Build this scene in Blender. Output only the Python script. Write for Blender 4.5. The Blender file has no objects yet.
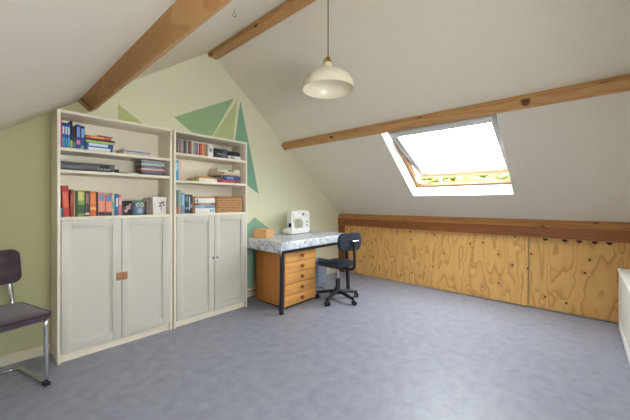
import bpy, bmesh, math, random
from mathutils import Vector, Matrix

# ------------------------------------------------------------------ camera, sky, lights, exposure
SC = bpy.context.scene
COL = SC.collection
YAW = 0.7296
cam_data = bpy.data.cameras.new('camera')
cam_data.sensor_width = 36.0
cam_data.lens = 36.0 * 300.0 / 630.0
cam_data.shift_y = -7.4 / 630.0
cam_data.clip_start = 0.02
cam_data.clip_end = 200
cam = bpy.data.objects.new('camera', cam_data)
COL.objects.link(cam)
cam.location = (0, 0, 1.16)
cam.rotation_euler = (math.pi / 2, 0, YAW - math.pi / 2)
SC.camera = cam

SKY = 22.0
world = bpy.data.worlds.new('overcast_sky')
SC.world = world
world.use_nodes = True
wn = world.node_tree
wn.nodes['Background'].inputs['Color'].default_value = (0.93, 0.97, 1.0, 1)
wn.nodes['Background'].inputs['Strength'].default_value = SKY


def area_light(name, loc, direction, sx, sy, power, color=(1, 1, 1), portal=False):
    l = bpy.data.lights.new(name, 'AREA')
    l.shape = 'RECTANGLE'
    l.size, l.size_y = sx, sy
    l.energy = power
    l.color = color
    if portal:
        l.cycles.is_portal = True
    o = bpy.data.objects.new(name, l)
    COL.objects.link(o)
    o.location = loc
    o.rotation_euler = Vector(direction).to_track_quat('-Z', 'Y').to_euler()
    return o


# daylight: the sky through the roof window (portal) and through an added fill window in the unseen wall
area_light('roof_window_portal', tuple(Vector((3.42, 1.085, 1.83))), (-0.6223, 0, -0.7828), 1.2, 1.15, 1, portal=True)

SC.view_settings.view_transform = 'Standard'
SC.view_settings.look = 'None'
SC.view_settings.gamma = 1.0
SC.view_settings.use_curve_mapping = False
SC.view_settings.exposure = 0.0
SC.cycles.use_denoising = True
SC.cycles.max_bounces = 12
SC.cycles.diffuse_bounces = 8

# ------------------------------------------------------------------ materials
MATS = {}


def lin(c):
    return tuple(((v / 255) / 12.92 if v / 255 <= 0.04045 else ((v / 255 + 0.055) / 1.055) ** 2.4) for v in c)


def new_mat(name):
    m = bpy.data.materials.new(name)
    m.use_nodes = True
    MATS[name] = m
    return m, m.node_tree, m.node_tree.nodes['Principled BSDF']


def plain(name, rgb, rough=0.5, metal=0.0, var=0.06, scale=30.0, bump=0.0, coat=0.0):
    """flat-coloured material with faint procedural variation; rgb as sRGB 0-255"""
    if name in MATS:
        return MATS[name]
    m, nt, b = new_mat(name)
    c = lin(rgb)
    tc = nt.nodes.new('ShaderNodeTexCoord')
    nz = nt.nodes.new('ShaderNodeTexNoise')
    nz.inputs['Scale'].default_value = scale
    nz.inputs['Detail'].default_value = 3
    nt.links.new(tc.outputs['Object'], nz.inputs['Vector'])
    mx = nt.nodes.new('ShaderNodeMix')
    mx.data_type = 'RGBA'
    mx.inputs[6].default_value = (*[v * (1 - var) for v in c], 1)
    mx.inputs[7].default_value = (*[min(1, v * (1 + var)) for v in c], 1)
    nt.links.new(nz.outputs['Fac'], mx.inputs[0])
    nt.links.new(mx.outputs[2], b.inputs['Base Color'])
    b.inputs['Roughness'].default_value = rough
    b.inputs['Metallic'].default_value = metal
    if coat:
        b.inputs['Coat Weight'].default_value = coat
    if bump:
        bp = nt.nodes.new('ShaderNodeBump')
        bp.inputs['Strength'].default_value = bump
        bp.inputs['Distance'].default_value = 0.004
        nt.links.new(nz.outputs['Fac'], bp.inputs['Height'])
        nt.links.new(bp.outputs['Normal'], b.inputs['Normal'])
    return m


def ramp(nt, stops):
    r = nt.nodes.new('ShaderNodeValToRGB')
    el = r.color_ramp.elements
    while len(el) < len(stops):
        el.new(0.5)
    for e, (p, c) in zip(el, stops):
        e.position = p
        e.color = (*lin(c), 1)
    return r


def wood(name, light, mid, dark, stretch, bands=9.0, knot=None, knot_scale=(3, 3, 3), rough=0.55, knot_size=0.07, noise_scale=1.0,
         along=None, sharp=0.5, per_object=False):
    """sawn or peeled softwood: contour-like grain from stretched noise and dark knots. stretch = object-coordinate scale per axis"""
    m, nt, b = new_mat(name)
    L = nt.links.new
    tc = nt.nodes.new('ShaderNodeTexCoord')
    src = tc.outputs['Object']
    if per_object:                                  # each panel is cut from another place of the sheet
        oi = nt.nodes.new('ShaderNodeObjectInfo')
        av = nt.nodes.new('ShaderNodeVectorMath')
        av.operation = 'ADD'
        L(src, av.inputs[0])
        L(oi.outputs['Location'], av.inputs[1])
        src = av.outputs[0]
    mp = nt.nodes.new('ShaderNodeMapping')
    mp.inputs['Scale'].default_value = stretch
    L(src, mp.inputs['Vector'])
    nz = nt.nodes.new('ShaderNodeTexNoise')
    nz.inputs['Scale'].default_value = noise_scale
    nz.inputs['Detail'].default_value = 1.2
    nz.inputs['Roughness'].default_value = 0.4
    L(mp.outputs['Vector'], nz.inputs['Vector'])
    # knots
    ks = nt.nodes.new('ShaderNodeSeparateXYZ')
    L(src, ks.inputs[0])
    kx = nt.nodes.new('ShaderNodeMath')
    kx.operation = 'ADD'
    L(ks.outputs['X'], kx.inputs[0])
    L(ks.outputs['Z'], kx.inputs[1])
    kc = nt.nodes.new('ShaderNodeCombineXYZ')
    L(ks.outputs['Y'], kc.inputs[0])
    L((kx.outputs[0] if knot_scale[0] else ks.outputs['Z']), kc.inputs[1])
    mk = nt.nodes.new('ShaderNodeMapping')
    mk.inputs['Scale'].default_value = (knot_scale[1], knot_scale[2], 1)
    L(kc.outputs[0], mk.inputs['Vector'])
    vo = nt.nodes.new('ShaderNodeTexVoronoi')
    vo.voronoi_dimensions = '2D'
    vo.inputs['Scale'].default_value = 1.0
    vo.inputs['Randomness'].default_value = 1.0
    L(mk.outputs['Vector'], vo.inputs['Vector'])
    near = nt.nodes.new('ShaderNodeMapRange')
    near.interpolation_type = 'SMOOTHSTEP'
    near.inputs['From Min'].default_value = 0.0
    near.inputs['From Max'].default_value = knot_size * 4.5
    near.inputs['To Min'].default_value = 1.0
    near.inputs['To Max'].default_value = 0.0
    L(vo.outputs['Distance'], near.inputs['Value'])
    mul = nt.nodes.new('ShaderNodeMath')
    mul.operation = 'MULTIPLY_ADD'
    mul.inputs[1].default_value = bands
    L(nz.outputs['Fac'], mul.inputs[0])
    kn = nt.nodes.new('ShaderNodeMath')
    kn.operation = 'MULTIPLY'
    kn.inputs[1].default_value = 0.55 if knot else 0.0
    L(near.outputs['Result'], kn.inputs[0])
    L(kn.outputs[0], mul.inputs[2])
    fr = nt.nodes.new('ShaderNodeMath')
    fr.operation = 'FRACT'
    L(mul.outputs[0], fr.inputs[0])
    r = ramp(nt, [(0.0, light), (sharp, mid), (0.86, dark), (1.0, light)])
    L(fr.outputs[0], r.inputs['Fac'])
    # broad tone variation
    n2 = nt.nodes.new('ShaderNodeTexNoise')
    n2.inputs['Scale'].default_value = 2.2
    n2.inputs['Detail'].default_value = 4
    L(mp.outputs['Vector'], n2.inputs['Vector'])
    mx = nt.nodes.new('ShaderNodeMix')
    mx.data_type = 'RGBA'
    mx.inputs[7].default_value = (*lin(mid), 1)
    sc = nt.nodes.new('ShaderNodeMath')
    sc.operation = 'MULTIPLY'
    sc.inputs[1].default_value = 0.85
    L(n2.outputs['Fac'], sc.inputs[0])
    L(sc.outputs[0], mx.inputs[0])
    L(r.outputs['Color'], mx.inputs[6])
    out = mx.outputs[2]
    if knot:
        gate = nt.nodes.new('ShaderNodeMath')      # only some cells carry a knot
        gate.operation = 'GREATER_THAN'
        gate.inputs[1].default_value = 0.66
        sepc = nt.nodes.new('ShaderNodeSeparateColor')
        L(vo.outputs['Color'], sepc.inputs['Color'])
        L(sepc.outputs[0], gate.inputs[0])
        kr = nt.nodes.new('ShaderNodeMapRange')
        kr.interpolation_type = 'SMOOTHSTEP'
        kr.inputs['From Min'].default_value = knot_size * 0.55
        kr.inputs['From Max'].default_value = knot_size
        kr.inputs['To Min'].default_value = 1.0
        kr.inputs['To Max'].default_value = 0.0
        L(vo.outputs['Distance'], kr.inputs['Value'])
        kg = nt.nodes.new('ShaderNodeMath')
        kg.operation = 'MULTIPLY'
        L(kr.outputs['Result'], kg.inputs[0])
        L(gate.outputs[0], kg.inputs[1])
        mk2 = nt.nodes.new('ShaderNodeMix')
        mk2.data_type = 'RGBA'
        mk2.inputs[7].default_value = (*lin(knot), 1)
        L(kg.outputs[0], mk2.inputs[0])
        L(out, mk2.inputs[6])
        out = mk2.outputs[2]
    if per_object:                                  # every sheet has its own tone
        tone = nt.nodes.new('ShaderNodeMapRange')
        tone.inputs['To Min'].default_value = 0.93
        tone.inputs['To Max'].default_value = 1.07
        L(oi.outputs['Random'], tone.inputs['Value'])
        hs = nt.nodes.new('ShaderNodeHueSaturation')
        L(tone.outputs['Result'], hs.inputs['Value'])
        L(out, hs.inputs['Color'])
        out = hs.outputs['Color']
    L(out, b.inputs['Base Color'])
    b.inputs['Roughness'].default_value = rough
    return m


def mottled(name, c1, c2, c3, scale, rough=0.5, detail=6, stretch=(1, 1, 1), bump=0.0):
    m, nt, b = new_mat(name)
    L = nt.links.new
    tc = nt.nodes.new('ShaderNodeTexCoord')
    mp = nt.nodes.new('ShaderNodeMapping')
    mp.inputs['Scale'].default_value = stretch
    L(tc.outputs['Object'], mp.inputs['Vector'])
    nz = nt.nodes.new('ShaderNodeTexNoise')
    nz.inputs['Scale'].default_value = scale
    nz.inputs['Detail'].default_value = detail
    nz.inputs['Roughness'].default_value = 0.62
    L(mp.outputs['Vector'], nz.inputs['Vector'])
    r = ramp(nt, [(0.32, c1), (0.5, c2), (0.68, c3)])
    L(nz.outputs['Fac'], r.inputs['Fac'])
    L(r.outputs['Color'], b.inputs['Base Color'])
    b.inputs['Roughness'].default_value = rough
    if bump:
        bp = nt.nodes.new('ShaderNodeBump')
        bp.inputs['Strength'].default_value = bump
        bp.inputs['Distance'].default_value = 0.003
        L(nz.outputs['Fac'], bp.inputs['Height'])
        L(bp.outputs['Normal'], b.inputs['Normal'])
    return m


def ribbed(name, rgb_hi, rgb_lo, axis, freq, rough=0.9, sheen=0.0, bump=0.6):
    """corduroy, wicker or paper edges: fine parallel ribs along one object axis"""
    if name in MATS:
        return MATS[name]
    m, nt, b = new_mat(name)
    L = nt.links.new
    tc = nt.nodes.new('ShaderNodeTexCoord')
    wv = nt.nodes.new('ShaderNodeTexWave')
    wv.bands_direction = axis
    wv.inputs['Scale'].default_value = freq
    wv.inputs['Distortion'].default_value = 0.6
    wv.inputs['Detail'].default_value = 1
    L(tc.outputs['Object'], wv.inputs['Vector'])
    nz = nt.nodes.new('ShaderNodeTexNoise')
    nz.inputs['Scale'].default_value = 14
    nz.inputs['Detail'].default_value = 4
    L(tc.outputs['Object'], nz.inputs['Vector'])
    ad = nt.nodes.new('ShaderNodeMath')
    ad.operation = 'MULTIPLY_ADD'
    ad.inputs[1].default_value = 0.45
    L(wv.outputs['Fac'], ad.inputs[0])
    sb = nt.nodes.new('ShaderNodeMath')
    sb.operation = 'MULTIPLY_ADD'
    sb.inputs[1].default_value = 1.3
    sb.inputs[2].default_value = -0.38
    L(nz.outputs['Fac'], sb.inputs[0])
    L(sb.outputs[0], ad.inputs[2])
    r = ramp(nt, [(0.1, rgb_lo), (0.9, rgb_hi)])
    L(ad.outputs[0], r.inputs['Fac'])
    L(r.outputs['Color'], b.inputs['Base Color'])
    b.inputs['Roughness'].default_value = rough
    if sheen:
        b.inputs['Sheen Weight'].default_value = sheen
    bp = nt.nodes.new('ShaderNodeBump')
    bp.inputs['Strength'].default_value = bump
    bp.inputs['Distance'].default_value = 0.003
    L(wv.outputs['Fac'], bp.inputs['Height'])
    L(bp.outputs['Normal'], b.inputs['Normal'])
    return m


def glass(name):
    m, nt, b = new_mat(name)
    out = nt.nodes['Material Output']
    tr = nt.nodes.new('ShaderNodeBsdfTransparent')
    tr.inputs['Color'].default_value = (0.97, 0.99, 0.98, 1)
    gl = nt.nodes.new('ShaderNodeBsdfGlossy')
    gl.inputs['Roughness'].default_value = 0.02
    mx = nt.nodes.new('ShaderNodeMixShader')
    mx.inputs[0].default_value = 0.05
    nt.links.new(tr.outputs[0], mx.inputs[1])
    nt.links.new(gl.outputs[0], mx.inputs[2])
    nt.links.new(mx.outputs[0], out.inputs['Surface'])
    return m


M_CEIL = plain('ceiling_paint', (230, 222, 206), 0.85, var=0.02, scale=6)
M_GABLE = plain('pale_green_paint', (226, 225, 198), 0.8, var=0.02, scale=5)
M_OLIVE = plain('olive_wall', (190, 188, 146), 0.8, var=0.02, scale=5)
M_LIME = plain('lime_paint', (186, 196, 136), 0.75, var=0.03, scale=7)
M_LIGHTLIME = plain('light_lime_paint', (190, 200, 146), 0.75, var=0.03, scale=7)
M_MIDGREEN = plain('leaf_green_paint', (154, 184, 142), 0.75, var=0.04, scale=7)
M_TEALGREEN = plain('teal_green_paint', (126, 172, 146), 0.75, var=0.04, scale=7)
M_PALETEAL = plain('pale_teal_paint', (142, 182, 158), 0.75, var=0.04, scale=7)
M_WALLW = plain('white_wall_paint', (225, 222, 214), 0.85, var=0.02, scale=6)
M_TRIMC = plain('cream_gloss_paint', (214, 208, 186), 0.45, var=0.02, scale=8)
M_REVEAL = plain('white_gloss_paint', (238, 238, 236), 0.5, var=0.01, scale=8)
M_CASE = plain('bookcase_white', (236, 228, 208), 0.42, var=0.015, scale=5)
M_DOOR = plain('door_white', (206, 202, 192), 0.4, var=0.012, scale=5)
M_LINO = mottled('marbled_blue_grey_lino', (136, 140, 156), (146, 150, 166), (154, 158, 172), 12, rough=0.45, detail=10)
M_BEAM = wood('aged_pine_beam', (202, 156, 100), (192, 144, 88), (172, 122, 70), (9, 0.55, 9), 6, (84, 48, 24), (9, 2.6, 9), 0.5, 0.10)
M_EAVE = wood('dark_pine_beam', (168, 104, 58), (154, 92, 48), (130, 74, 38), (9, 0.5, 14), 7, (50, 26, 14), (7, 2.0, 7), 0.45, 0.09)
M_EAVELIT = wood('lit_eave_pine', (206, 150, 90), (190, 132, 74), (150, 96, 48), (12, 0.5, 14), 6, (60, 30, 16), (9, 3.0, 9), 0.45, 0.10)  # lighter copy of the beam wood, light from above put into the colour
M_PLY = wood('pine_plywood', (242, 196, 124), (232, 180, 106), (188, 126, 62), (2.0, 5.0, 0.95), 9.0, (84, 42, 20), (0, 6.5, 5.5), 0.55, 0.085,
             noise_scale=1.0, sharp=0.62, per_object=True)
M_POST = wood('brown_batten', (160, 104, 54), (138, 84, 42), (104, 60, 30), (14, 14, 1.0), 6, rough=0.5)
M_PINE = wood('orange_pine', (224, 156, 88), (214, 142, 74), (192, 118, 56), (3, 14, 0.5), 4, (120, 60, 26), (7, 7, 7), 0.42, 0.09)
M_PINEF = wood('pine_drawer_front', (234, 178, 106), (226, 166, 94), (206, 142, 74), (0.25, 6, 22), 3, rough=0.42)
M_SASHWOOD = wood('sash_pine', (144, 106, 62), (132, 94, 52), (108, 74, 40), (12, 0.8, 12), 5, rough=0.45)
M_BOXPINE = wood('small_box_pine', (236, 196, 142), (226, 180, 122), (204, 152, 96), (6, 20, 20), 5, rough=0.5)
M_STEEL = plain('blue_black_steel', (40, 42, 50), 0.4, 0.3, var=0.05)
M_CHROME = plain('chrome', (205, 208, 212), 0.14, 1.0, var=0.02)
M_BLACK = plain('black_plastic', (25, 26, 31), 0.45, var=0.06)
M_RUBBER = plain('black_rubber', (22, 22, 24), 0.7)
M_CHAIRFAB = plain('dark_blue_grey_fabric', (38, 44, 58), 0.95, var=0.2, scale=160, bump=0.35)
M_CORD = ribbed('aubergine_corduroy', (88, 70, 82), (52, 41, 49), 'X', 42, sheen=0.3, bump=0.35)
M_LEATHER = plain('tan_leather', (176, 122, 80), 0.6, var=0.12, scale=60, bump=0.2)
M_CREAM = plain('cream_enamel', (238, 228, 204), 0.3, var=0.01, coat=0.3)
M_BRASS = plain('brass', (176, 136, 66), 0.28, 1.0, var=0.04)
M_CORDGREY = plain('grey_flex', (120, 112, 100), 0.7)
M_WHITEPL = plain('white_plastic', (240, 240, 236), 0.3, var=0.01)
M_GREYPL = plain('grey_plastic', (150, 156, 164), 0.4)
M_BIN = plain('blue_grey_plastic', (142, 156, 174), 0.5, var=0.04)
M_PAPER = ribbed('paper_edges', (238, 232, 216), (212, 204, 186), 'X', 90, bump=0.1)
M_WICKER = None
M_GLASS = glass('window_glass')


def tablecloth_mat():
    m, nt, b = new_mat('floral_oilcloth')
    L = nt.links.new
    tc = nt.nodes.new('ShaderNodeTexCoord')
    nz = nt.nodes.new('ShaderNodeTexNoise')
    nz.inputs['Scale'].default_value = 13
    nz.inputs['Detail'].default_value = 5
    L(tc.outputs['Object'], nz.inputs['Vector'])
    r = ramp(nt, [(0.30, (176, 186, 198)), (0.45, (205, 212, 225)), (0.56, (228, 232, 241)), (0.72, (196, 206, 222))])
    L(nz.outputs['Fac'], r.inputs['Fac'])
    n2 = nt.nodes.new('ShaderNodeTexNoise')
    n2.inputs['Scale'].default_value = 22
    n2.inputs['Detail'].default_value = 3
    L(tc.outputs['Object'], n2.inputs['Vector'])
    r2 = ramp(nt, [(0.56, (0, 0, 0)), (0.64, (255, 255, 255))])
    L(n2.outputs['Fac'], r2.inputs['Fac'])
    mx = nt.nodes.new('ShaderNodeMix')
    mx.data_type = 'RGBA'
    L(r2.outputs['Color'], mx.inputs[0])
    L(r.outputs['Color'], mx.inputs[6])
    mx.inputs[7].default_value = (*lin((160, 168, 160)), 1)
    L(mx.outputs[2], b.inputs['Base Color'])
    b.inputs['Roughness'].default_value = 0.35
    return m


M_CLOTH = tablecloth_mat()


def wicker_mat():
    m, nt, b = new_mat('woven_wicker')
    L = nt.links.new
    tc = nt.nodes.new('ShaderNodeTexCoord')
    br = nt.nodes.new('ShaderNodeTexBrick')
    br.inputs['Scale'].default_value = 1.0
    br.inputs['Brick Width'].default_value = 0.030
    br.inputs['Row Height'].default_value = 0.018
    br.inputs['Mortar Size'].default_value = 0.0042
    br.inputs['Color1'].default_value = (*lin((226, 184, 128)), 1)
    br.inputs['Color2'].default_value = (*lin((208, 160, 104)), 1)
    br.inputs['Mortar'].default_value = (*lin((146, 98, 56)), 1)
    mp = nt.nodes.new('ShaderNodeMapping')
    mp.inputs['Rotation'].default_value = (math.pi / 2, 0, 0)
    L(tc.outputs['Object'], mp.inputs['Vector'])
    L(mp.outputs['Vector'], br.inputs['Vector'])
    L(br.outputs['Color'], b.inputs['Base Color'])
    b.inputs['Roughness'].default_value = 0.7
    bp = nt.nodes.new('ShaderNodeBump')
    bp.inputs['Strength'].default_value = 0.5
    bp.inputs['Distance'].default_value = 0.004
    L(br.outputs['Fac'], bp.inputs['Height'])
    bp.invert = True
    L(bp.outputs['Normal'], b.inputs['Normal'])
    return m


M_WICKER = wicker_mat()


def perforated_mat():
    """white sheet with a fine diagonal lattice of dark holes"""
    m, nt, b = new_mat('white_lattice_sheet')
    L = nt.links.new
    tc = nt.nodes.new('ShaderNodeTexCoord')
    mp = nt.nodes.new('ShaderNodeMapping')
    mp.inputs['Rotation'].default_value = (0, math.radians(45), 0)
    mp.inputs['Scale'].default_value = (70, 70, 70)
    L(tc.outputs['Object'], mp.inputs['Vector'])
    sp = nt.nodes.new('ShaderNodeSeparateXYZ')
    L(mp.outputs['Vector'], sp.inputs[0])
    outs = []
    for ax in ('X', 'Z'):
        f = nt.nodes.new('ShaderNodeMath')
        f.operation = 'FRACT'
        L(sp.outputs[ax], f.inputs[0])
        s = nt.nodes.new('ShaderNodeMath')
        s.operation = 'SUBTRACT'
        s.inputs[1].default_value = 0.5
        L(f.outputs[0], s.inputs[0])
        a = nt.nodes.new('ShaderNodeMath')
        a.operation = 'ABSOLUTE'
        L(s.outputs[0], a.inputs[0])
        outs.append(a)
    mxm = nt.nodes.new('ShaderNodeMath')
    mxm.operation = 'MAXIMUM'
    L(outs[0].outputs[0], mxm.inputs[0])
    L(outs[1].outputs[0], mxm.inputs[1])
    lt = nt.nodes.new('ShaderNodeMath')
    lt.operation = 'LESS_THAN'
    lt.inputs[1].default_value = 0.28
    L(mxm.outputs[0], lt.inputs[0])
    mx = nt.nodes.new('ShaderNodeMix')
    mx.data_type = 'RGBA'
    mx.inputs[6].default_value = (*lin((236, 234, 228)), 1)
    mx.inputs[7].default_value = (*lin((150, 148, 142)), 1)
    L(lt.outputs[0], mx.inputs[0])
    L(mx.outputs[2], b.inputs['Base Color'])
    b.inputs['Roughness'].default_value = 0.5
    return m


M_LATTICE = perforated_mat()


# ------------------------------------------------------------------ geometry helpers
class MB:
    """collects shapes into one mesh"""

    def __init__(self):
        self.bm = bmesh.new()

    def _merge(self, tmp):
        me = bpy.data.meshes.new('tmp')
        tmp.to_mesh(me)
        tmp.free()
        self.bm.from_mesh(me)
        bpy.data.meshes.remove(me)

    def box(self, x0, x1, y0, y1, z0, z1, bevel=0.0, seg=2, rot=None, about=None):
        t = bmesh.new()
        vs = [t.verts.new(p) for p in ((x0, y0, z0), (x1, y0, z0), (x1, y1, z0), (x0, y1, z0), (x0, y0, z1), (x1, y0, z1), (x1, y1, z1), (x0, y1, z1))]
        for f in ((3, 2, 1, 0), (4, 5, 6, 7), (0, 1, 5, 4), (1, 2, 6, 5), (2, 3, 7, 6), (3, 0, 4, 7)):
            t.faces.new([vs[i] for i in f])
        if bevel:
            bmesh.ops.bevel(t, geom=list(t.edges), offset=bevel, segments=seg, affect='EDGES', profile=0.5)
        if rot is not None:
            c = Vector(about) if about is not None else Vector(((x0 + x1) / 2, (y0 + y1) / 2, (z0 + z1) / 2))
            bmesh.ops.transform(t, matrix=Matrix.Translation(c) @ rot.to_4x4() @ Matrix.Translation(-c), verts=list(t.verts))
        self._merge(t)
        return self

    def prism(self, poly, axis, a, b, bevel=0.0):
        """poly: list of 2D points; axis 'x' -> (y,z), 'y' -> (x,z), 'z' -> (x,y)"""
        t = bmesh.new()

        def P(p, d):
            return {'x': (d, p[0], p[1]), 'y': (p[0], d, p[1]), 'z': (p[0], p[1], d)}[axis]
        lo = [t.verts.new(P(p, a)) for p in poly]
        hi = [t.verts.new(P(p, b)) for p in poly]
        n = len(poly)
        t.faces.new(lo[::-1])
        t.faces.new(hi)
        for i in range(n):
            t.faces.new((lo[i], lo[(i + 1) % n], hi[(i + 1) % n], hi[i]))
        bmesh.ops.recalc_face_normals(t, faces=list(t.faces))
        if bevel:
            bmesh.ops.bevel(t, geom=list(t.edges), offset=bevel, segments=2, affect='EDGES', profile=0.5)
        self._merge(t)
        return self

    def ring_prism(self, outer, inner, axis, a, b):
        """a slab with a hole: outer and inner loops with the same point count"""
        t = bmesh.new()

        def P(p, d):
            return {'x': (d, p[0], p[1]), 'y': (p[0], d, p[1]), 'z': (p[0], p[1], d)}[axis]
        n = len(outer)
        oa, ob = [t.verts.new(P(p, a)) for p in outer], [t.verts.new(P(p, b)) for p in outer]
        ia, ib = [t.verts.new(P(p, a)) for p in inner], [t.verts.new(P(p, b)) for p in inner]
        for i in range(n):
            j = (i + 1) % n
            t.faces.new((oa[i], oa[j], ia[j], ia[i]))
            t.faces.new((ob[i], ib[i], ib[j], ob[j]))
            t.faces.new((oa[i], ob[i], ob[j], oa[j]))
            t.faces.new((ia[i], ia[j], ib[j], ib[i]))
        bmesh.ops.recalc_face_normals(t, faces=list(t.faces))
        self._merge(t)
        return self

    def tube(self, pts, r, seg=10, closed=False):
        pts = [Vector(p) for p in pts]
        rs = r if isinstance(r, (list, tuple)) else [r] * len(pts)
        t = bmesh.new()
        n = len(pts)
        rings = []
        up = None
        for i, p in enumerate(pts):
            a = pts[i - 1] if (i > 0 or closed) else pts[i]
            c = pts[(i + 1) % n] if (i < n - 1 or closed) else pts[i]
            d = (c - a).normalized()
            if up is None:
                up = Vector((0, 0, 1)) if abs(d.z) < 0.9 else Vector((1, 0, 0))
            u = (up - d * up.dot(d)).normalized()
            v = d.cross(u)
            up = u
            rings.append([t.verts.new(p + (u * math.cos(k * 2 * math.pi / seg) + v * math.sin(k * 2 * math.pi / seg)) * rs[i]) for k in range(seg)])
        m = n if closed else n - 1
        for i in range(m):
            A, B = rings[i], rings[(i + 1) % n]
            for k in range(seg):
                t.faces.new((A[k], A[(k + 1) % seg], B[(k + 1) % seg], B[k]))
        if not closed:
            t.faces.new(rings[0][::-1])
            t.faces.new(rings[-1])
        bmesh.ops.recalc_face_normals(t, faces=list(t.faces))
        self._merge(t)
        return self

    def lathe(self, prof, c=(0, 0, 0), seg=32, axis='z', cap=True):
        """prof: list of (radius, height) swept about an axis through c"""
        t = bmesh.new()

        def P(r, h, k):
            a = 2 * math.pi * k / seg
            if axis == 'z':
                return (c[0] + r * math.cos(a), c[1] + r * math.sin(a), c[2] + h)
            if axis == 'y':
                return (c[0] + r * math.cos(a), c[1] + h, c[2] + r * math.sin(a))
            return (c[0] + h, c[1] + r * math.cos(a), c[2] + r * math.sin(a))
        rings = [[t.verts.new(P(max(r, 1e-5), h, k)) for k in range(seg)] for r, h in prof]
        for A, B in zip(rings, rings[1:]):
            for k in range(seg):
                t.faces.new((A[k], A[(k + 1) % seg], B[(k + 1) % seg], B[k]))
        if cap:
            t.faces.new(rings[0][::-1])
            t.faces.new(rings[-1])
        bmesh.ops.recalc_face_normals(t, faces=list(t.faces))
        self._merge(t)
        return self

    def ball(self, c, rx, ry, rz, sub=3):
        t = bmesh.new()
        bmesh.ops.create_icosphere(t, subdivisions=sub, radius=1.0)
        bmesh.ops.transform(t, matrix=Matrix.Translation(c) @ Matrix.Diagonal((rx, ry, rz, 1)), verts=list(t.verts))
        self._merge(t)
        return self

    def move(self, matrix):
        bmesh.ops.transform(self.bm, matrix=matrix, verts=list(self.bm.verts))
        return self

    def build(self, name, m, parent=None, loc=None, smooth=True, angle=32):
        me = bpy.data.meshes.new(name)
        if smooth:
            for f in self.bm.faces:
                f.smooth = True
            lim = math.radians(angle)
            for e in self.bm.edges:
                e.smooth = len(e.link_faces) == 2 and e.calc_face_angle(0) < lim
        self.bm.to_mesh(me)
        self.bm.free()
        me.materials.append(m)
        o = bpy.data.objects.new(name, me)
        COL.objects.link(o)
        if parent is not None:
            o.parent = parent
        if loc is not None:
            o.location = loc
        return o


def rrect(cx, cy, w, h, r, n=6):
    pts = []
    for sx, sy, a0 in ((1, 1, 0), (-1, 1, 90), (-1, -1, 180), (1, -1, 270)):
        for k in range(n + 1):
            a = math.radians(a0 + 90 * k / n)
            pts.append((cx + sx * (w / 2 - r) + r * math.cos(a), cy + sy * (h / 2 - r) + r * math.sin(a)))
    return pts


def fillet(pts, r, n=6):
    """round the corners of a 3D polyline"""
    pts = [Vector(p) for p in pts]
    out = [pts[0]]
    for i in range(1, len(pts) - 1):
        p, a, c = pts[i], pts[i - 1], pts[i + 1]
        da, dc = (a - p), (c - p)
        rr = min(r, da.length * 0.49, dc.length * 0.49)
        s, e = p + da.normalized() * rr, p + dc.normalized() * rr
        for k in range(n + 1):
            t = k / n
            out.append(s * (1 - t) ** 2 + p * 2 * t * (1 - t) + e * t * t)
    out.append(pts[-1])
    return out


def thing(name, label, cat, loc=(0, 0, 0), rotz=0.0, group=None):
    o = bpy.data.objects.new(name, None)
    o.empty_display_size = 0.05
    COL.objects.link(o)
    o.location = loc
    o.rotation_euler = (0, 0, rotz)
    o['label'] = label
    o['category'] = cat
    if group:
        o['group'] = group
    return o


def tag(o, label, cat, group=None):
    o['label'] = label
    o['category'] = cat
    if group:
        o['group'] = group
    return o


def struct(o, label=None):
    o['kind'] = 'structure'
    if label:
        o['label'] = label
    return o


# ------------------------------------------------------------------ room shell (ridge runs along y, painted gable wall at y = 3.08)
YG, YR, XL, XK = 3.08, -0.50, -1.20, 4.09
RA, RB = 4.2, -0.795            # right roof slope  z = RA + RB x
LA, LB = 1.597, 0.725           # left roof slope
RIDGE_X, RIDGE_Z = 1.7125, 2.8386


def zr(x):
    return RA + RB * x


def zl(x):
    return LA + LB * x


struct(MB().box(XL - 0.15, XK + 0.3, YR - 0.15, YG + 0.15, -0.12, 0).build('floor', M_LINO), 'marbled blue-grey linoleum floor')

gable = [(XL - 0.15, 0), (XK + 0.12, 0), (XK + 0.12, zr(XK + 0.12) + 0.08), (RIDGE_X, RIDGE_Z + 0.1), (XL - 0.15, zl(XL - 0.15) + 0.08)]
wall_back = struct(MB().prism(gable, 'y', YG, YG + 0.14).build('wall_back', M_GABLE), 'pale green gable wall with painted triangles')

# painted geometric mural and an olive end area on the gable wall
for poly, m, d in (
    ([(-1.2, 0.0), (0.60, 0.0), (0.60, zl(0.60)), (-1.2, zl(-1.2))], M_OLIVE, 0.0012),  # olive area across the wall's left end
    ([(1.309, 2.024), (2.007, 2.392), (1.661, 1.786)], M_MIDGREEN, 0.0016),
    ([(2.045, 2.374), (1.737, 1.892), (1.60, 1.67), (1.955, 1.67), (1.997, 1.899)], M_LIGHTLIME, 0.0016),
    ([(2.095, 2.385), (2.021, 1.903), (1.955, 1.52), (2.191, 1.376), (2.368, 1.269), (2.26, 1.72)], M_TEALGREEN, 0.0016),
    ([(2.304, 0.975), (1.95, 0.706), (1.95, 0.10), (2.28, 0.10), (2.62, 0.762)], M_PALETEAL, 0.0016),
    ([(0.82, 2.036), (0.82, 1.78), (1.20, 1.78)], M_LIME, 0.0016),
):
    struct(MB().prism(poly, 'y', YG - d, YG + 0.003).build('coloured_polygon', m, wall_back, smooth=False))

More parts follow.
